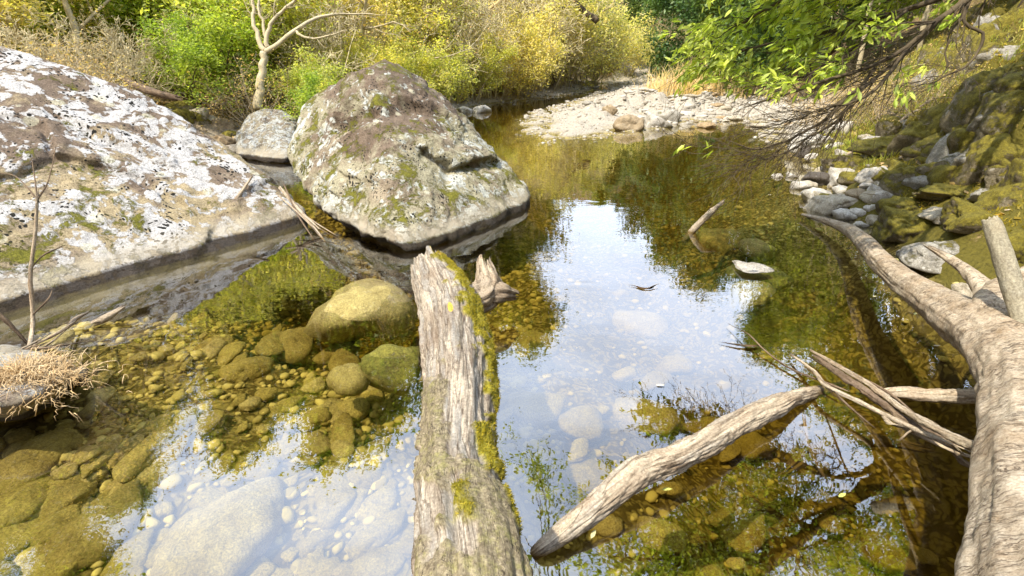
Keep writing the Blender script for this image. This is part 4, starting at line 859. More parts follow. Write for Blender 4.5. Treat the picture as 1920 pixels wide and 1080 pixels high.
protos = dict(
  yel=[plant('yellow_shrub', 300 + k, 2.6, 9, 2, 6, 11500, .085, G_yel, B_pale, .085, .9, .1, .025, .6, partname=('stems', 'foliage')) for k in range(2)],
  grn=[plant('green_shrub', 310 + k, 2.4, 8, 2, 6, 11500, .085, G_grn, B_dark, .09, .9, .1, .025, .55, partname=('stems', 'foliage')) for k in range(2)],
  pal=[plant('pale_shrub', 320 + k, 3.4, 9, 2, 7, 12500, .095, G_pal, B_pale, .12, .9, .08, .03, .55, partname=('stems', 'foliage')) for k in range(2)],
  dry=[plant('brush', 330 + k, 2.2, 12, 2, 6, 2600, .05, G_dry, B_tan, .1, .8, .06, .014, .7, partname=('stems', 'dry_leaves')) for k in range(2)],
  bare=[plant('bare_tree', 340 + k, 6.0, 3, 3, 6, 5000, .05, G_dry, B_pale, .25, .8, .06, .07, .35, partname=('trunk', 'twigs')) for k in range(2)],
  twg=[plant('bare_shrub', 380 + k, 3.6, 9, 3, 5, 0, .05, None, B_wh, .1, .75, .06, .028, .5, partname=('stems', 'x')) for k in range(2)],
  pink=[plant('bare_tree', 350 + k, 7.0, 3, 3, 7, 9000, .14, G_pink, B_tan, .35, .8, .05, .10, .4, asp=.12, partname=('trunk', 'twigs')) for k in range(1)],
  tree=[plant('broadleaf_tree', 360 + k, 12.0, 1, 3, 8, 26000, .22, G_tree, B_pale, .45, .75, .06, .17, .12, ratio=.5, partname=('trunk', 'crown')) for k in range(3)],
  drk=[plant('evergreen_tree', 370 + k, 10.0, 1, 3, 8, 26000, .24, G_drk, B_dark, .42, .8, .04, .15, .1, ratio=.5, start=.1, partname=('trunk', 'crown')) for k in range(2)])
used = set(); prng = np.random.default_rng(77)
def put(kind, px, d, label, h=None, el=None, group=None, k=None, wide=1.0, x=None, y=None):
    """h height in metres, or el: elevation in degrees its top reaches as seen from the camera"""
    az = math.atan2((px - 960) / FPX, 1.095); X_ = d * math.sin(az) if x is None else x; Y_ = d * math.cos(az) if y is None else y
    z = H1(X_, Y_); z = max(z, 0.0)
    if el is not None: h = math.tan(R(el)) * math.hypot(X_, Y_) + CAMH - z
    L_ = protos[kind]; i = int(prng.integers(0, len(L_))) if k is None else k; p = L_[i]; s = max(h, 1.0) / p['h']; sc = (s * wide, s * wide, s)
    if (kind, i) not in used:
        used.add((kind, i)); p.location = (X_, Y_, z); p.rotation_euler = (0, 0, prng.uniform(0, 6.28)); p.scale = sc; r = p
    else: r = dup(p, (X_, Y_, z), prng.uniform(0, 6.28), sc, label)
    r['label'] = label; r['category'] = {'yel': 'shrub', 'grn': 'shrub', 'pal': 'shrub', 'dry': 'brush', 'twg': 'bare shrub'}.get(kind, 'tree')
    if group: r['group'] = group
    return r
# front row on the left bank, left to right
put('yel', 560, 13.6, 'bright green yellow bush behind the left shoulder of the pyramid boulder', 1.9)
put('grn', 592, 12.2, 'dense green bush to the right of the forked pale tree', 1.5, k=0)
put('grn', 345, 14.0, 'green bush left of the forked pale tree', 2.2, k=1)
put('grn', 420, 15.5, 'tall green bush behind the forked pale tree', 3.2)
put('yel', 640, 16.5, 'yellow bush right above the peak of the pyramid boulder', 2.4)
put('yel', 700, 17.5, 'round yellow bush behind the peak of the pyramid boulder', 2.3)
put('yel', 765, 18.5, 'bright yellow bush sloping down behind the pyramid boulder', 2.6)
put('yel', 830, 20.6, 'lowest bright yellow bush overhanging the waterline', 2.3)
put('yel', 885, 22.3, 'bright yellow bush above the white waterline stones', 2.6)
put('pal', 935, 24.8, 'olive bush with a dark base at the waterline', 3.4)
put('pal', 985, 27.0, 'pale olive bush leaning over the river right of the dark based one', 4.4)
put('pal', 1030, 30.5, 'pale bush at the start of the far stony shore', 5.2)
put('pal', 1070, 34.0, 'pale fluffy bush above the far stony shore', 5.6)
put('pal', 1105, 40.0, 'last pale bush on the left side before the river bends', 6.0)
for k_, (px, d, kd, h) in enumerate([(620, 21, 'pal', 4.5), (700, 22, 'yel', 4.2), (780, 24, 'pal', 5), (860, 27, 'yel', 5), (930, 31, 'pal', 6), (1000, 35, 'pal', 7), (1060, 42, 'pal', 7), (540, 18, 'yel', 4), (470, 19, 'pal', 4.5), (380, 18, 'yel', 4), (300, 17.5, 'grn', 3.5), (240, 19, 'yel', 3.8), (150, 17, 'pal', 3.6), (60, 16, 'grn', 2.6), (-30, 15, 'pal', 3), (330, 22, 'grn', 5), (450, 24, 'yel', 6), (200, 22, 'pal', 5), (560, 25, 'pal', 6), (90, 20, 'yel', 4)]):
    put(kd, px, d, {'yel': 'yellow green bush in second row on left bank', 'pal': 'pale olive bush in second row on left bank', 'grn': 'deep green bush in second row on left bank'}[kd], h, group='second row bushes on the left bank')
for k_, (px, d) in enumerate([(20, 9.5), (95, 11), (170, 12.5), (-60, 9), (130, 13.5), (50, 13), (210, 15), (465, 13.2), (-20, 12), (390, 16.5)]):
    put('dry', px, d, 'leafless tan brush on the litter slope above the slab', prng.uniform(1.0, 1.7), group='brush on the left slope')
for px, d, lb in ((120, 14.5, 'bare pale tree leaning left at the upper left'), (640, 19.5, 'thin bare tree among yellow bushes above the pyramid boulder'), (780, 23, 'bare tree with a fine network of twigs above the yellow bushes'), (700, 26, 'bare tree standing back among the bushes'), (900, 28, 'bare tree right of the tan forked tree'), (1000, 33, 'bare pale tree over the far left bushes'), (1050, 38, 'bare tree at the bend on the left side')):
    put('bare', px, d, lb, 7.5)
for px, d, h in ((610, 16, 3.4), (700, 19, 3.4), (790, 21.5, 3.6), (850, 21.5, 4.2), (920, 24, 4.5), (965, 26, 5), (1010, 29, 5.5), (1050, 33, 6), (1090, 38, 6), (1125, 43, 5), (440, 17.5, 2.6), (350, 15.5, 2.2), (230, 13.5, 1.9), (100, 12.5, 1.9), (0, 12, 2.0), (770, 24, 5), (890, 27, 6), (990, 33, 7)):
    put('twg', px, d, 'leafless pale shrub with fine twigs on the left bank', h, group='bare shrubs on the left bank')
# wooded slope on the left, above the frame and mirrored in the pool
def skyl(az): return np.interp(az, [-75, -50, -42, -36, -31, -27, -22, -12, -4, 0, 3, 6, 8.5], [42, 39, 35, 29, 31, 27, 33, 32, 29, 25, 21, 16, 11])
for az in (-72, -65, -59, -53, -47, -42.5, -37, -31.5, -26.5, -22.5, -18, -13.5, -9.5, -6, -3):
    d = prng.uniform(27, 31) + max(0, az + 8) * 1.0
    X_, Y_ = d * math.sin(R(az)), d * math.cos(R(az)); put('tree' if prng.random() < .75 else 'drk', 0, 0, 'tall tree on the wooded left slope', el=float(skyl(az + 5)) * .97, x=X_, y=Y_, group='tall trees on the left slope', wide=.8)
for az in (-69, -56, -45, -34, -24, -16, -7, -2, 1, 3.5, 5.5):
    d = prng.uniform(36, 42) + max(0, az + 8) * 1.2; X_, Y_ = d * math.sin(R(az)), d * math.cos(R(az)); put('tree', 0, 0, 'tall tree on the wooded left slope', el=float(skyl(az + 3)) * .9, x=X_, y=Y_, group='tall trees on the left slope', wide=.7)
# beyond the bend and on the right hill
for px, d, kd, h, lb in [(1150, 52, 'drk', 7, 'dark tree where the river disappears behind the bushes'), (1195, 56, 'drk', 7, 'blue green evergreen in the middle of the far valley'), (1250, 60, 'drk', 8, 'evergreen tree at the head of the valley'), (1300, 62, 'tree', 11, 'pale green tree at the head of the valley'), (1225, 50, 'pink', 6, 'pinkish bare tree left of the hanging branches in the far valley'),
                         (1290, 48, 'pink', 5.5, 'pinkish bare tree right behind the dry reeds'), (1340, 56, 'pink', 9, 'tall pinkish bare tree high in the far valley'), (1180, 48, 'pal', 4, 'grey green bush at the far end of the stones'), (1240, 45, 'pal', 3.5, 'olive bush behind the dry reeds'), (1290, 43, 'grn', 2.8, 'green bush behind the dry reeds'), (1130, 47, 'pal', 4.5, 'grey green bush beside the far bend'), (1390, 40, 'pal', 4, 'pale bush at the right end of the reeds'), (1340, 44, 'pal', 3.6, 'pale bush in the middle behind the reeds'), (1200, 66, 'drk', 4, 'evergreen at the very back of the valley'), (1120, 62, 'tree', 5, 'leafy tree at the very back of the valley'), (1420, 30, 'grn', 2.4, 'green bush where the right bank starts'), (1460, 34, 'pal', 4, 'pale bush on the right hill foot'), (1255, 40, 'pink', 4.6, 'pinkish bare tree just behind the left end of the reeds'), (1330, 39, 'pink', 5.2, 'pinkish bare tree behind the right part of the reeds'), (1180, 72, 'drk', 3.2, 'evergreen on the far ridge, left one'), (1230, 76, 'tree', 4, 'leafy tree on the far ridge'), (1280, 80, 'drk', 5, 'evergreen on the far ridge, middle one'), (1340, 78, 'tree', 7, 'leafy tree high on the far ridge'), (1390, 72, 'drk', 9, 'evergreen on the far ridge, right one')]:
    put(kd, px, d, lb, h)
def skyr(az): return np.interp(az, [10, 12, 15, 19, 22, 26, 30, 36, 50, 75], [8, 9, 11, 14.5, 17, 20, 25, 31, 42, 45])
for az in (14, 16.5, 19.5, 22.5, 26, 29.5, 33):
    d = prng.uniform(44, 52) - (az - 10) * .9; X_, Y_ = d * math.sin(R(az)), d * math.cos(R(az)); put('drk' if prng.random() < .5 else 'tree', 0, 0, 'tall tree on the wooded right hill', el=float(skyr(az - 2)) * .95, x=X_, y=Y_, group='tall trees on the right hill', wide=.75)
for az in (21.5, 25, 28.5, 32, 36, 41, 47, 54, 62, 71):
    d = np.interp(az, [17, 32, 40, 71], [32, 20, 13, 11]) + prng.uniform(0, 2); X_, Y_ = d * math.sin(R(az)), d * math.cos(R(az)); put('tree' if prng.random() < .6 else 'drk', 0, 0, 'tall tree on the wooded right hill', el=float(skyr(az - 4)) * .93, x=X_, y=Y_, group='tall trees on the right hill', wide=.7)
for px, d in ((1500, 22), (1540, 17), (1580, 14.5), (1640, 12.5), (1700, 11), (1530, 25), (1620, 16), (1760, 10)):
    put('dry', px, d, 'thin dry brush on the steep right bank', prng.uniform(.5, .9), group='brush on the right bank')

# drawn trees, each branch a bent tube at its own distance
def drawn_tree(name, label, lines, mat, partn='branch', t0=None, seed=1, tw=40, twl=.35, extra=None):
    rng = np.random.default_rng(seed); base = L(*lines[0][0][:3]); root = thing(name, label, 'tree', base); first = True; tips = []
    for ln in lines:
        c = catmull(np.array([(*L(*a[:3]), a[3]) for a in ln]), 24); w_ = fbm(np.stack([np.arange(24) * .4, np.full(24, seed), np.zeros(24)], 1), 2, seed) * .02
        V, F = tube(c[:, :3] + np.stack([w_, w_, w_ * .5], 1) - base, np.clip(c[:, 3], .003, None), 9); mk('trunk' if first else partn, V, F, mat, root); tips.append(c)
        first = False
    parts = []
    for c in tips[1:]:
        for k in range(tw // max(1, len(tips) - 1)):
            i = rng.integers(6, 23); Pz = []; tp = []; d = c[i, :3] - c[i - 1, :3]; d /= np.linalg.norm(d); grow(rng, c[i, :3] - base, d + rng.normal(0, .6, 3), twl * rng.uniform(.5, 1.4), max(c[i, 3] * .3, .004), 0, 1, Pz, tp, 4, .2, .02, .6, .2, .7, 6); parts += [tube(p, r, 3) for p, r, l in Pz]
    if parts: V, F = joinm(parts); mk('twigs', V, F, mat, root)
    return root
t_ = 11.2
drawn_tree('forked_tree', 'slender pale forked tree standing alone on the left bank above the knobbly boulder', [[(482, 206, t_, .10), (490, 150, t_, .085), (496, 98, t_, .075)], [(496, 98, t_, .06), (484, 70, t_, .05), (476, 35, t_, .04), (474, -30, t_, .03)], [(496, 98, t_, .065), (520, 85, t_, .055), (552, 58, t_, .045), (600, 32, t_ + .3, .035), (660, 26, t_ + .5, .02), (720, 28, t_ + .5, .008)],
  [(500, 92, t_, .05), (502, 60, t_, .045), (520, 30, t_, .035), (560, -5, t_, .03)], [(552, 58, t_, .03), (580, 72, t_, .025), (620, 66, t_, .015), (650, 55, t_, .006)], [(500, 75, t_, .035), (492, 40, t_, .03), (484, 0, t_, .025), (486, -40, t_, .02)]], B_pale, tw=50)
drawn_tree('tan_tree', 'tan tree with crooked forks above the yellow bushes', [[(858, 108, 21.5, .16), (868, 70, 21.5, .15), (875, 30, 21.5, .13), (882, -40, 21.5, .1)], [(872, 50, 21.5, .12), (905, 25, 21.5, .10), (940, 0, 21.5, .08), (960, -40, 21.5, .06)], [(868, 70, 21.5, .08), (895, 58, 21.3, .06), (930, 62, 21, .04)], [(860, 60, 21.5, .07), (835, 40, 21.5, .05), (800, 25, 21.5, .03)]], bark_mat('tan_bark', (.55, .38, .14), (.66, .50, .24)), seed=2, tw=60, twl=.9)  # tan to golden bark colour for this tree
drawn_tree('dark_limbed_tree', 'tree with one long dark limb reaching left over the olive bush', [[(1120, 40, 26, .16), (1085, 10, 26, .14), (1060, -40, 26, .12)], [(1075, 2, 26, .10), (1020, 30, 25.5, .09), (970, 55, 25, .08), (925, 66, 24.5, .05)], [(1020, 30, 25.5, .05), (1000, 10, 25.5, .04), (975, -20, 25.5, .03)]], B_dark, seed=3, tw=30, twl=.8)
drawn_tree('leaning_tree', 'pale tree leaning left with a thick straight trunk at the upper left', [[(222, 108, 12.5, .13), (200, 62, 12.5, .115), (178, 20, 12.5, .10), (150, -40, 12.5, .09)], [(205, 70, 12.5, .06), (196, 20, 12.6, .05), (188, -30, 12.7, .04)]], bark_mat('yellow_bark', (.40, .32, .15), (.55, .46, .25)), seed=4, tw=16)
drawn_tree('thin_tree', 'thin leaning pole like tree beside the leaning pale tree', [[(205, 105, 12.2, .05), (185, 60, 12.2, .045), (165, 10, 12.2, .04), (155, -30, 12.2, .03)], [(180, 50, 12.2, .03), (192, 10, 12.2, .02), (200, -20, 12.2, .015)]], B_tan, seed=5, tw=20)
drawn_tree('grey_tree', 'grey trunked tree rising behind the bushes left of the forked tree', [[(398, 60, 17, .10), (402, 20, 17, .09), (400, -40, 17, .08)], [(400, 30, 17, .05), (420, 0, 17, .04), (440, -30, 17, .03)]], B_pale, seed=6, tw=20)

# ------------------------------------------------------------------ tree overhanging from the right bank
rng = np.random.default_rng(9)
bx_, by_ = 5.7, 5.6; bz = H1(bx_, by_)
ot = thing('overhanging_tree', 'leafy evergreen tree reaching over the pool from the right bank with dark twigs', 'tree', (bx_, by_, bz)); oo = np.array(ot.location)
def Rf(px, py, zh):                     # the spot at height zh that the pool mirrors at this pixel
    q = P(px, py, 0); r = ray(px, py); return q + np.array([r[0], r[1], -r[2]]) * (zh / -r[2])
trunk = catmull(np.array([(bx_, by_, bz - .2, .16), (5.3, 5.3, bz + 1.0, .14), (4.7, 5.0, 3.2, .11), (4.1, 5.0, 4.1, .085), (3.6, 5.0, 4.9, .05), (3.3, 5.1, 5.5, .02)]), 40)
V, F = tube(trunk[:, :3] - oo, trunk[:, 3], 12); mk('trunk', V, F, B_dark, ot)
limbs = [
 [(4.9, 5.1, 2.9, .05), lp(1960, -150, 3.7, .034), lp(1850, -40, 3.5, .026), lp(1760, 40, 3.4, .020), lp(1700, 95, 3.4, .015), lp(1620, 125, 3.4, .012), lp(1540, 150, 3.4, .011), lp(1440, 190, 3.5, .007), lp(1385, 205, 3.6, .003)],
 [lp(1760, 40, 3.4, .016), lp(1665, 130, 3.4, .012), lp(1592, 178, 3.4, .013), lp(1545, 228, 3.4, .010), lp(1480, 264, 3.4, .007), lp(1420, 278, 3.4, .005), lp(1372, 268, 3.4, .002)],
 [lp(1850, -40, 3.5, .02), lp(1740, 5, 3.6, .02), lp(1640, 34, 3.7, .015), lp(1520, 66, 3.8, .011), lp(1400, 96, 3.9, .007), lp(1300, 125, 4.0, .003)],
 [lp(1850, -40, 3.5, .02), lp(1700, -30, 3.7, .02), lp(1590, -25, 3.8, .016), lp(1480, -5, 3.9, .012), lp(1390, 40, 4.0, .008), lp(1330, 85, 4.0, .003)],
 [lp(1640, 128, 3.4, .012), lp(1572, 222, 3.4, .009), lp(1505, 268, 3.4, .007), lp(1445, 290, 3.4, .004), lp(1405, 296, 3.4, .002)],
 [lp(1700, 92, 3.4, .015), lp(1650, 160, 3.3, .011), lp(1600, 190, 3.3, .008), lp(1530, 210, 3.3, .005), lp(1470, 225, 3.3, .002)],
 [lp(1700, 20, 3.6, .012), lp(1620, 80, 3.6, .009), lp(1560, 118, 3.6, .007), lp(1480, 150, 3.7, .005), lp(1420, 165, 3.7, .003)],
 [lp(1840, -40, 3.5, .016), lp(1806, 32, 3.4, .011), lp(1838, 68, 3.4, .010), lp(1826, 108, 3.4, .008), lp(1790, 138, 3.4, .006), lp(1720, 160, 3.4, .003)],
 [lp(1806, 32, 3.4, .007), lp(1776, 70, 3.4, .006), lp(1772, 132, 3.4, .004), lp(1715, 155, 3.4, .003), lp(1680, 165, 3.4, .002)]]
ends = []
zones = [(1180, 1000, 4.2), (1280, 930, 4.4), (1350, 1010, 4.0), (1450, 880, 4.2), (1240, 1060, 4.6), (1420, 960, 4.4), (1560, 960, 4.2), (1400, 1060, 4.6), (1640, 1060, 4.3), (1600, 1000, 3.9), (1480, 720, 4.0), (1500, 800, 4.0), (1330, 880, 4.3), (1160, 1050, 4.0), (1210, 970, 4.9), (1300, 1050, 5.0), (1360, 940, 4.8), (1480, 1000, 4.9), (1250, 1010, 3.8), (1420, 900, 5.2), (1340, 1070, 4.2), (1530, 1060, 5.0)]
for (px, py, zh) in [z_ for z_ in zones if z_[:2] not in ((1480, 720), (1500, 800))]:
    e = Rf(px, py, zh * (.68 if px < 1340 else .95)); i = int(rng.integers(18, 36)); a = trunk[i]; mid = (a[:3] + e) / 2 + np.array([0, 0, .15]) + rng.normal(0, .15, 3)
    limbs.append([(*a[:3], .035), (*mid, .022), (*e, .008)]); ends.append(e)
for (px, py, zh) in ((1000, 860, 3.6), (1010, 935, 3.5), (985, 1000, 3.4), (1225, 852, 3.7)):
    e = Rf(px, py, zh); s_ = Rf(1100, 1300, 5.0); limbs.append([(*trunk[34, :3], .03), (*((trunk[34, :3] + s_) / 2 + (0, 0, .3)), .022), (*s_, .016), (*((s_ + e) / 2 + rng.normal(0, .1, 3)), .010), (*e, .004)])
C_l = []
for ln in limbs:
    c = catmull(np.array(ln), 30); w_ = np.stack([fbm(np.stack([np.arange(30) * .35, np.full(30, rng.uniform(0, 99)), np.zeros(30)], 1), 3, 5) for _ in range(3)], 1) * .03 * np.linspace(0, 1, 30)[:, None]
    c[:, :3] += w_; c[:, 3] = np.clip(c[:, 3], .0015, None); C_l.append(c); V, F = tube(c[:, :3] - oo, c[:, 3], 7); mk('branch', V, F, B_dark, ot)
tw = []; lc_ = []; ld_ = []
BVc = L(1640, 130, 3.4)
for li, c in enumerate(C_l):
    view = li < 9; nt_ = (34 if li < 7 else 8) if view else (19 if li < 9 + len(zones) else 6)
    for k in range(nt_):
        i = int(rng.integers(5 if view else 14, 29)); d = c[i, :3] - c[i - 1, :3]; d /= np.linalg.norm(d) + 1e-9; d = d + rng.normal(0, .4, 3) + ((-.25, -.05, -.12) if view else (0, 0, .1)); Pz = []; tp = []
        grow(rng, c[i, :3], d, rng.uniform(.25, .6) if view else rng.uniform(.4, .9), max(c[i, 3] * .32, .0018), 0, 1, Pz, tp, 4, .12, -.02 if view else .03, .6, .2, .5, 6)
        tw += [tube(p - oo, np.clip(r, .0012, None), 4) for p, r, l in Pz]
        for t__ in tp: 
            e = t__[-1]; rr = e - np.array([0, 0, CAMH]); dep = rr @ np.array([0, cp, -sp]); px = 960 + FPX * rr[0] / dep; py = 540 - FPX * (rr @ np.array([0, sp, cp])) / dep
            if view:
                pr_ = 1.0 if px < 1560 and py < 150 else (.8 if py < 50 and px < 1780 else (.22 if px < 1480 and py < 190 else .03)); m_ = int(rng.integers(7, 12))
                if rng.random() > pr_ or (py > 215 and px > 1300): continue
            else: m_ = int(rng.integers(12, 20)) if li < 9 + len(zones) else 9
            for q in range(m_):
                f = rng.random(); j = min(int(f * (len(t__) - 1)), len(t__) - 2); pos_ = t__[j] + (t__[j + 1] - t__[j]) * rng.random()
                lc_.append(pos_ + (rng.normal(0, .015, 3) if view else rng.normal(0, .07, 3))); dd = t__[-1] - t__[0]; dd = dd / np.linalg.norm(dd) * .7 + rng.normal(0, .5, 3) + (-.25, 0, -.55); ld_.append(dd / np.linalg.norm(dd))
V, F = joinm(tw); mk('twigs', V, F, B_dark, ot)
def blade_leaves(c, d, size, rng, wid=.32, nrm_up=.8):
    c = np.array(c); d = np.array(d); n = len(c); nb = rng.normal(0, .5, (n, 3)) + (0, 0, nrm_up); sd = np.cross(d, nb); sd /= np.linalg.norm(sd, axis=1)[:, None]; up = np.cross(sd, d); s = size * rng.uniform(.65, 1.2, n)
    T = LV; W = c[:, None] + s[:, None, None] * (T[None, :, 0, None] * d[:, None] + T[None, :, 1, None] * (wid / .32) * sd[:, None] + (T[None, :, 2, None] - .12 * T[None, :, 0, None] ** 2) * up[:, None])
    o_ = np.arange(n)[:, None, None] * 8; r = rng.random(n); return W.reshape(-1, 3), [(LFq[None] + o_).reshape(-1, 4), (LFt[None] + o_).reshape(-1, 3)], np.repeat(r, 8)
V, F, r = blade_leaves(lc_, ld_, .076, rng); mk('foliage', V - oo, F, G_near, ot, smooth=False, attrs={'rnd': r})
print('overhang leaves', len(lc_))

# ------------------------------------------------------------------ reeds, litter, moss, grass
def blades(base, ht, lean, wid, rng, curve=.3):
    n = len(base); a = rng.uniform(0, 6.28, n); ld = np.stack([np.cos(a), np.sin(a), 0 * a], 1); sd = np.stack([-np.sin(a), np.cos(a), 0 * a], 1); b2 = rng.uniform(0, 6.28, n); sd = np.stack([np.cos(b2), np.sin(b2), 0 * b2], 1)
    h = ht[:, None]; l = (lean * rng.random(n))[:, None]; w = (wid * rng.uniform(.6, 1.3, n))[:, None]
    p1 = base + h * np.array([0, 0, .55]) + ld * l * h * .3; p2 = base + h * np.array([0, 0, 1]) * (1 - .35 * l) + ld * l * h
    Q = np.stack([base - sd * w, base + sd * w, p1 + sd * w * .8, p1 - sd * w * .8, p2], 1); o_ = np.arange(n)[:, None] * 5
    return Q.reshape(-1, 3), [o_ + np.array([[0, 1, 2, 3]]), o_ + np.array([[3, 2, 4]])], np.repeat(rng.random(n), 5)
def ground_pts(n, cond, box, rng):
    x = rng.uniform(box[0], box[1], n * 6); y = rng.uniform(box[2], box[3], n * 6); k = cond(x, y); x, y = x[k][:n], y[k][:n]; return np.stack([x, y, H(x, y)], 1)
rb = []
for px0, px1, d0, d1, n in ((1222, 1262, 24, 26.5, 500), (1275, 1400, 24, 28, 2600), (1400, 1450, 22, 26, 300)):
    px = rng.uniform(px0, px1, n); d = rng.uniform(d0, d1, n); az = np.arctan2((px - 960) / FPX, 1.095); rb.append(np.stack([d * np.sin(az), d * np.cos(az)], 1))
rb = np.concatenate(rb); rb = np.c_[rb, H(rb[:, 0], rb[:, 1])]
rh_ = fbm(np.c_[rb[:, :2] * 1.3, rb[:, 2] * 0], 3, 12); kp = rh_ + rng.normal(0, .25, len(rb)) > -.25; rb = rb[kp] + np.c_[rng.normal(0, .25, (kp.sum(), 2)), np.zeros(kp.sum())]; V, F, r = blades(rb, rng.uniform(.35, 1.3, len(rb)) * (1 + .5 * rh_[kp]), .7, .014, rng); o = mk('reeds', V, F, leaf_mat('reed', (.66, .52, .34), (.76, .64, .46), .35, 1), smooth=False, attrs={'rnd': r}); tag(o, 'band of dry tan reeds behind the far gravel bar', 'reeds', kind='stuff')
# dry grass tuft on the low rock
gb = np.stack([rng.normal(-2.98, .12, 1500), rng.normal(2.62, .09, 1500), np.full(1500, .20)], 1); gc = P(48, 712, .2); gb[:, :2] += gc[:2] - np.array([-2.98, 2.62])
rr_ = np.linalg.norm((gb - gc)[:, :2], axis=1); gb[:, 2] = .25 - rr_ * .35
gt = thing('grass_tuft', 'tuft of curly dry straw coloured grass on the low pale rock', 'grass', (gc[0], gc[1], .2)); go = np.array(gt.location)
parts = []; rr2 = []
for q in gb[:1100]:
    d = q - gc; d[2] = 0; d = d / (np.linalg.norm(d) + 1e-6) * .5 + rng.normal(0, .35, 3); l = rng.uniform(.05, .13); n6 = 6; t = np.linspace(0, 1, n6)[:, None]
    c = q + d * l * t + np.array([0, 0, 1]) * l * (t * 1.0 - t ** 2 * .9) + fbm(np.c_[t * 3 + rng.uniform(0, 50), t * 0, t * 0], 2, 3)[:, None] * .02 * rng.normal(size=3); parts.append(tube(c - go, np.linspace(.0026, .0008, n6), 3))
V, F = joinm(parts); mk('blades', V, F, bark_mat('straw', (.62, .42, .20), (.78, .60, .36)), gt)
# litter
def lit_cond(x, y): s_ = sdist(x, y); side = x - np.interp(y, cl_y, cl_x); return (s_ < -.35) & (np.abs(x) < y * 1.25 + 2) & (((side > 0) & ((y < 11.5) | (x > np.interp(y, [8, 11, 16, 22, 30, 44, 60], [5.2, 6.3, 9.5, 12.0, 13.0, 14.5, 20])))) | (side < -3))
gp = ground_pts(26000, lit_cond, (-16, 14, 2, 24), rng); V, F, r = leaves(rng, gp + (0, 0, .015), .07, .55); o = mk('leaf_litter', V, F, G_dry, smooth=False, attrs={'rnd': r}); tag(o, 'fallen brown leaves strewn over both banks', 'leaf litter', kind='stuff')
mc_ = lambda x, y: lit_cond(x, y) & (x > 0) & (fbm(np.stack([x * 1.2, y * 1.2, 0 * x], 1), 3, 90) > -.05)
gp = ground_pts(30000, mc_, (3, 11, 2, 16), rng); V, F, r = blades(gp, rng.uniform(.015, .05, len(gp)), 1.2, .006, rng); o = mk('bank_moss', V, F, leaf_mat('moss_tufts', (.34, .29, .035), (.15, .145, .02), .35, 2), smooth=False, attrs={'rnd': r}); tag(o, 'short green moss and grass growing on the right bank', 'moss', kind='stuff')
gp = ground_pts(9000, lambda x, y: (sdist(x, y) < -.3) & (x > 4.6) & (x < 8) & (y > 7.0) & (y < 11.5), (4.5, 8, 7, 11.5), rng); V, F, r = blades(gp, rng.uniform(.04, .14, len(gp)), .9, .006, rng); o = mk('grass', V, F, leaf_mat('grass', (.30, .36, .08), (.42, .42, .14), .45, 2), smooth=False, attrs={'rnd': r}); tag(o, 'light green grass at the foot of the right bank behind the shore stones', 'grass', kind='stuff')
sub = []
for k in range(420):
    x = rng.uniform(3.8, 10); y = rng.uniform(3, 15)
    if not lit_cond(np.array([x]), np.array([y]))[0]: continue
    z = H1(x, y); a = rng.uniform(0, 6.28); l = rng.uniform(.1, .45); d = np.array([math.cos(a), math.sin(a), rng.uniform(-.2, .4)]); p = np.array([x, y, z + .02]); sub.append(tube(np.array([p, p + d * l * .5 + rng.normal(0, .02, 3), p + d * l]), [.006, .005, .003], 3))
V, F = joinm(sub); o = mk('twig_litter', V, F, B_tan); tag(o, 'small dead twigs scattered over the right bank', 'twigs', kind='stuff')
for k_, (px, py) in enumerate([(1650, 225), (1695, 232), (1735, 205), (1590, 300), (1700, 300)]):
    q, t = hit(px, py); 
    if q is not None: log_thing('branch', ['rotting pale branch leaning on the right bank beside the grey green rock', 'short rotten branch stub lying on the right bank', 'dead branch caught high on the right bank', 'small forked dead branch at the foot of the right bank', 'dead stick propped against the mossy slab'][k_], 'branch', [(*(q + (-.1, 0, .02)), .015), (*(q + (.12, .05, .16)), .022), (*(q + (.34, .1, .22)), .012)], W_pale, 40, 12, 80 + k_, splinter=(.03, .03))
ORD = 'first second third fourth fifth sixth seventh eighth ninth tenth eleventh twelfth thirteenth fourteenth fifteenth sixteenth seventeenth eighteenth nineteenth twentieth'.split(); ORD += ['twenty ' + o for o in ORD[:9]] + ['thirtieth'] + ['thirty ' + o for o in ORD[:9]]
by = {}
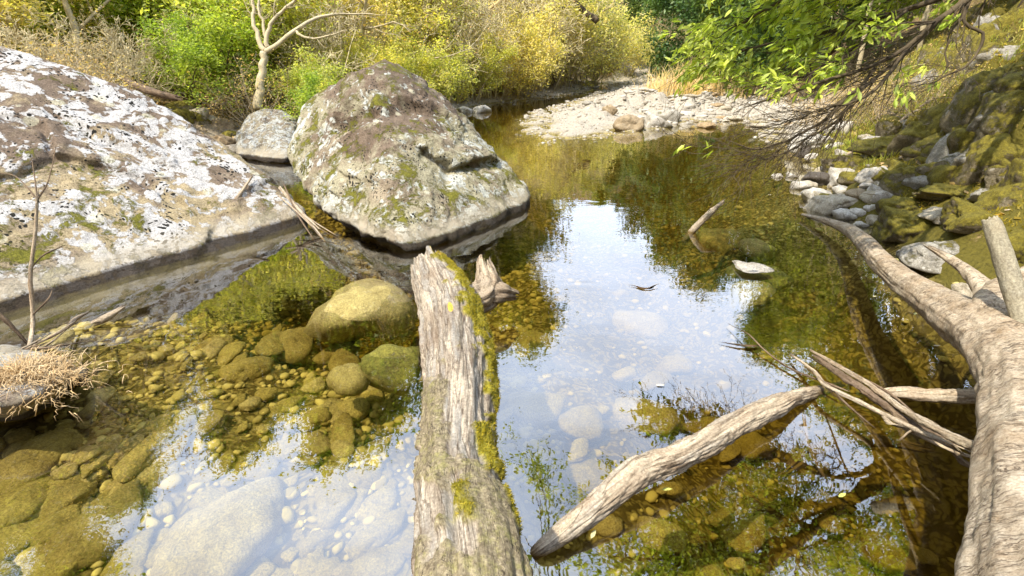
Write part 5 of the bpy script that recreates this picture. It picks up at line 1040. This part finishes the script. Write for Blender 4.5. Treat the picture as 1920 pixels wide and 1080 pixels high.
for o in D.objects:
    if o.parent is None and o.get('group') or o.get('group') in ('second row bushes on the left bank', 'brush on the left slope', 'mossy rocks in the right bank', 'brush on the right bank', 'tall trees on the left slope', 'tall trees on the right hill', 'bare shrubs on the left bank', 'twigs by the dry grass', 'sticks wedged between the boulders', 'driftwood sticks tangled beside the fallen tree'): by.setdefault(o['label'], []).append(o)
def spot_of(o):
    g = o['group']; rr = np.array(o.location) - np.array([0, 0, CAMH]); dp = rr @ np.array([0, cp, -sp]); px = 960 + FPX * rr[0] / dp; py = 540 - FPX * (rr @ np.array([0, sp, cp])) / dp
    if g == 'stones on the river bed':
        s_ = 'large' if max(o.scale) > .28 else 'small'
        w_ = ('in the lower left corner' if px < 330 and py > 800 else 'under sky reflection left of log' if px < 860 and py > 790 else 'near the slab foot' if px < 560 else 'beside the oval boulder' if px < 860 else 'below the fallen tree tip' if px > 1500 and py < 600 else 'in the lower right shade' if px > 1400 else 'under middle sky reflection')
        return f'{s_} olive bed stone {w_}'
    if g == 'stones on the far gravel bar':
        return o['label'].split(' stone')[0] + (' larger' if o.scale[0] > .3 else ' smaller') + ' stone on the ' + ('front' if py > 212 else 'middle' if py > 188 else 'back') + ' of gravel bar'
    return o['label']
by2 = {}
for lb, L_ in by.items():
    for o in L_: by2.setdefault(spot_of(o), []).append(o)
def fill(k):
    tens = ['', '', 'twenty', 'thirty', 'forty', 'fifty', 'sixty', 'seventy', 'eighty', 'ninety']
    return ORD[k] if k < 20 else (tens[(k + 1) // 10] + ('' if (k + 1) % 10 == 0 else ' ' + ORD[(k + 1) % 10 - 1]))
for lb, L_ in by2.items():
    for o in L_: o['label'] = lb
    if len(L_) > 1:
        L_.sort(key=lambda o: o.location.x / max(o.location.y, .1))
        for k, o in enumerate(L_): o['label'] = lb + ', ' + ('leftmost' if k == 0 else 'rightmost' if k == len(L_) - 1 else fill(k) + ' from the left')
for k in list(protos):
    for i, p in enumerate(protos[k]):
        if (k, i) not in used:
            for ch in list(p.children): D.objects.remove(ch)
            D.objects.remove(p)
        else:
            del p['h']
for o in D.objects:
    if 'h' in o.keys(): del o['h']
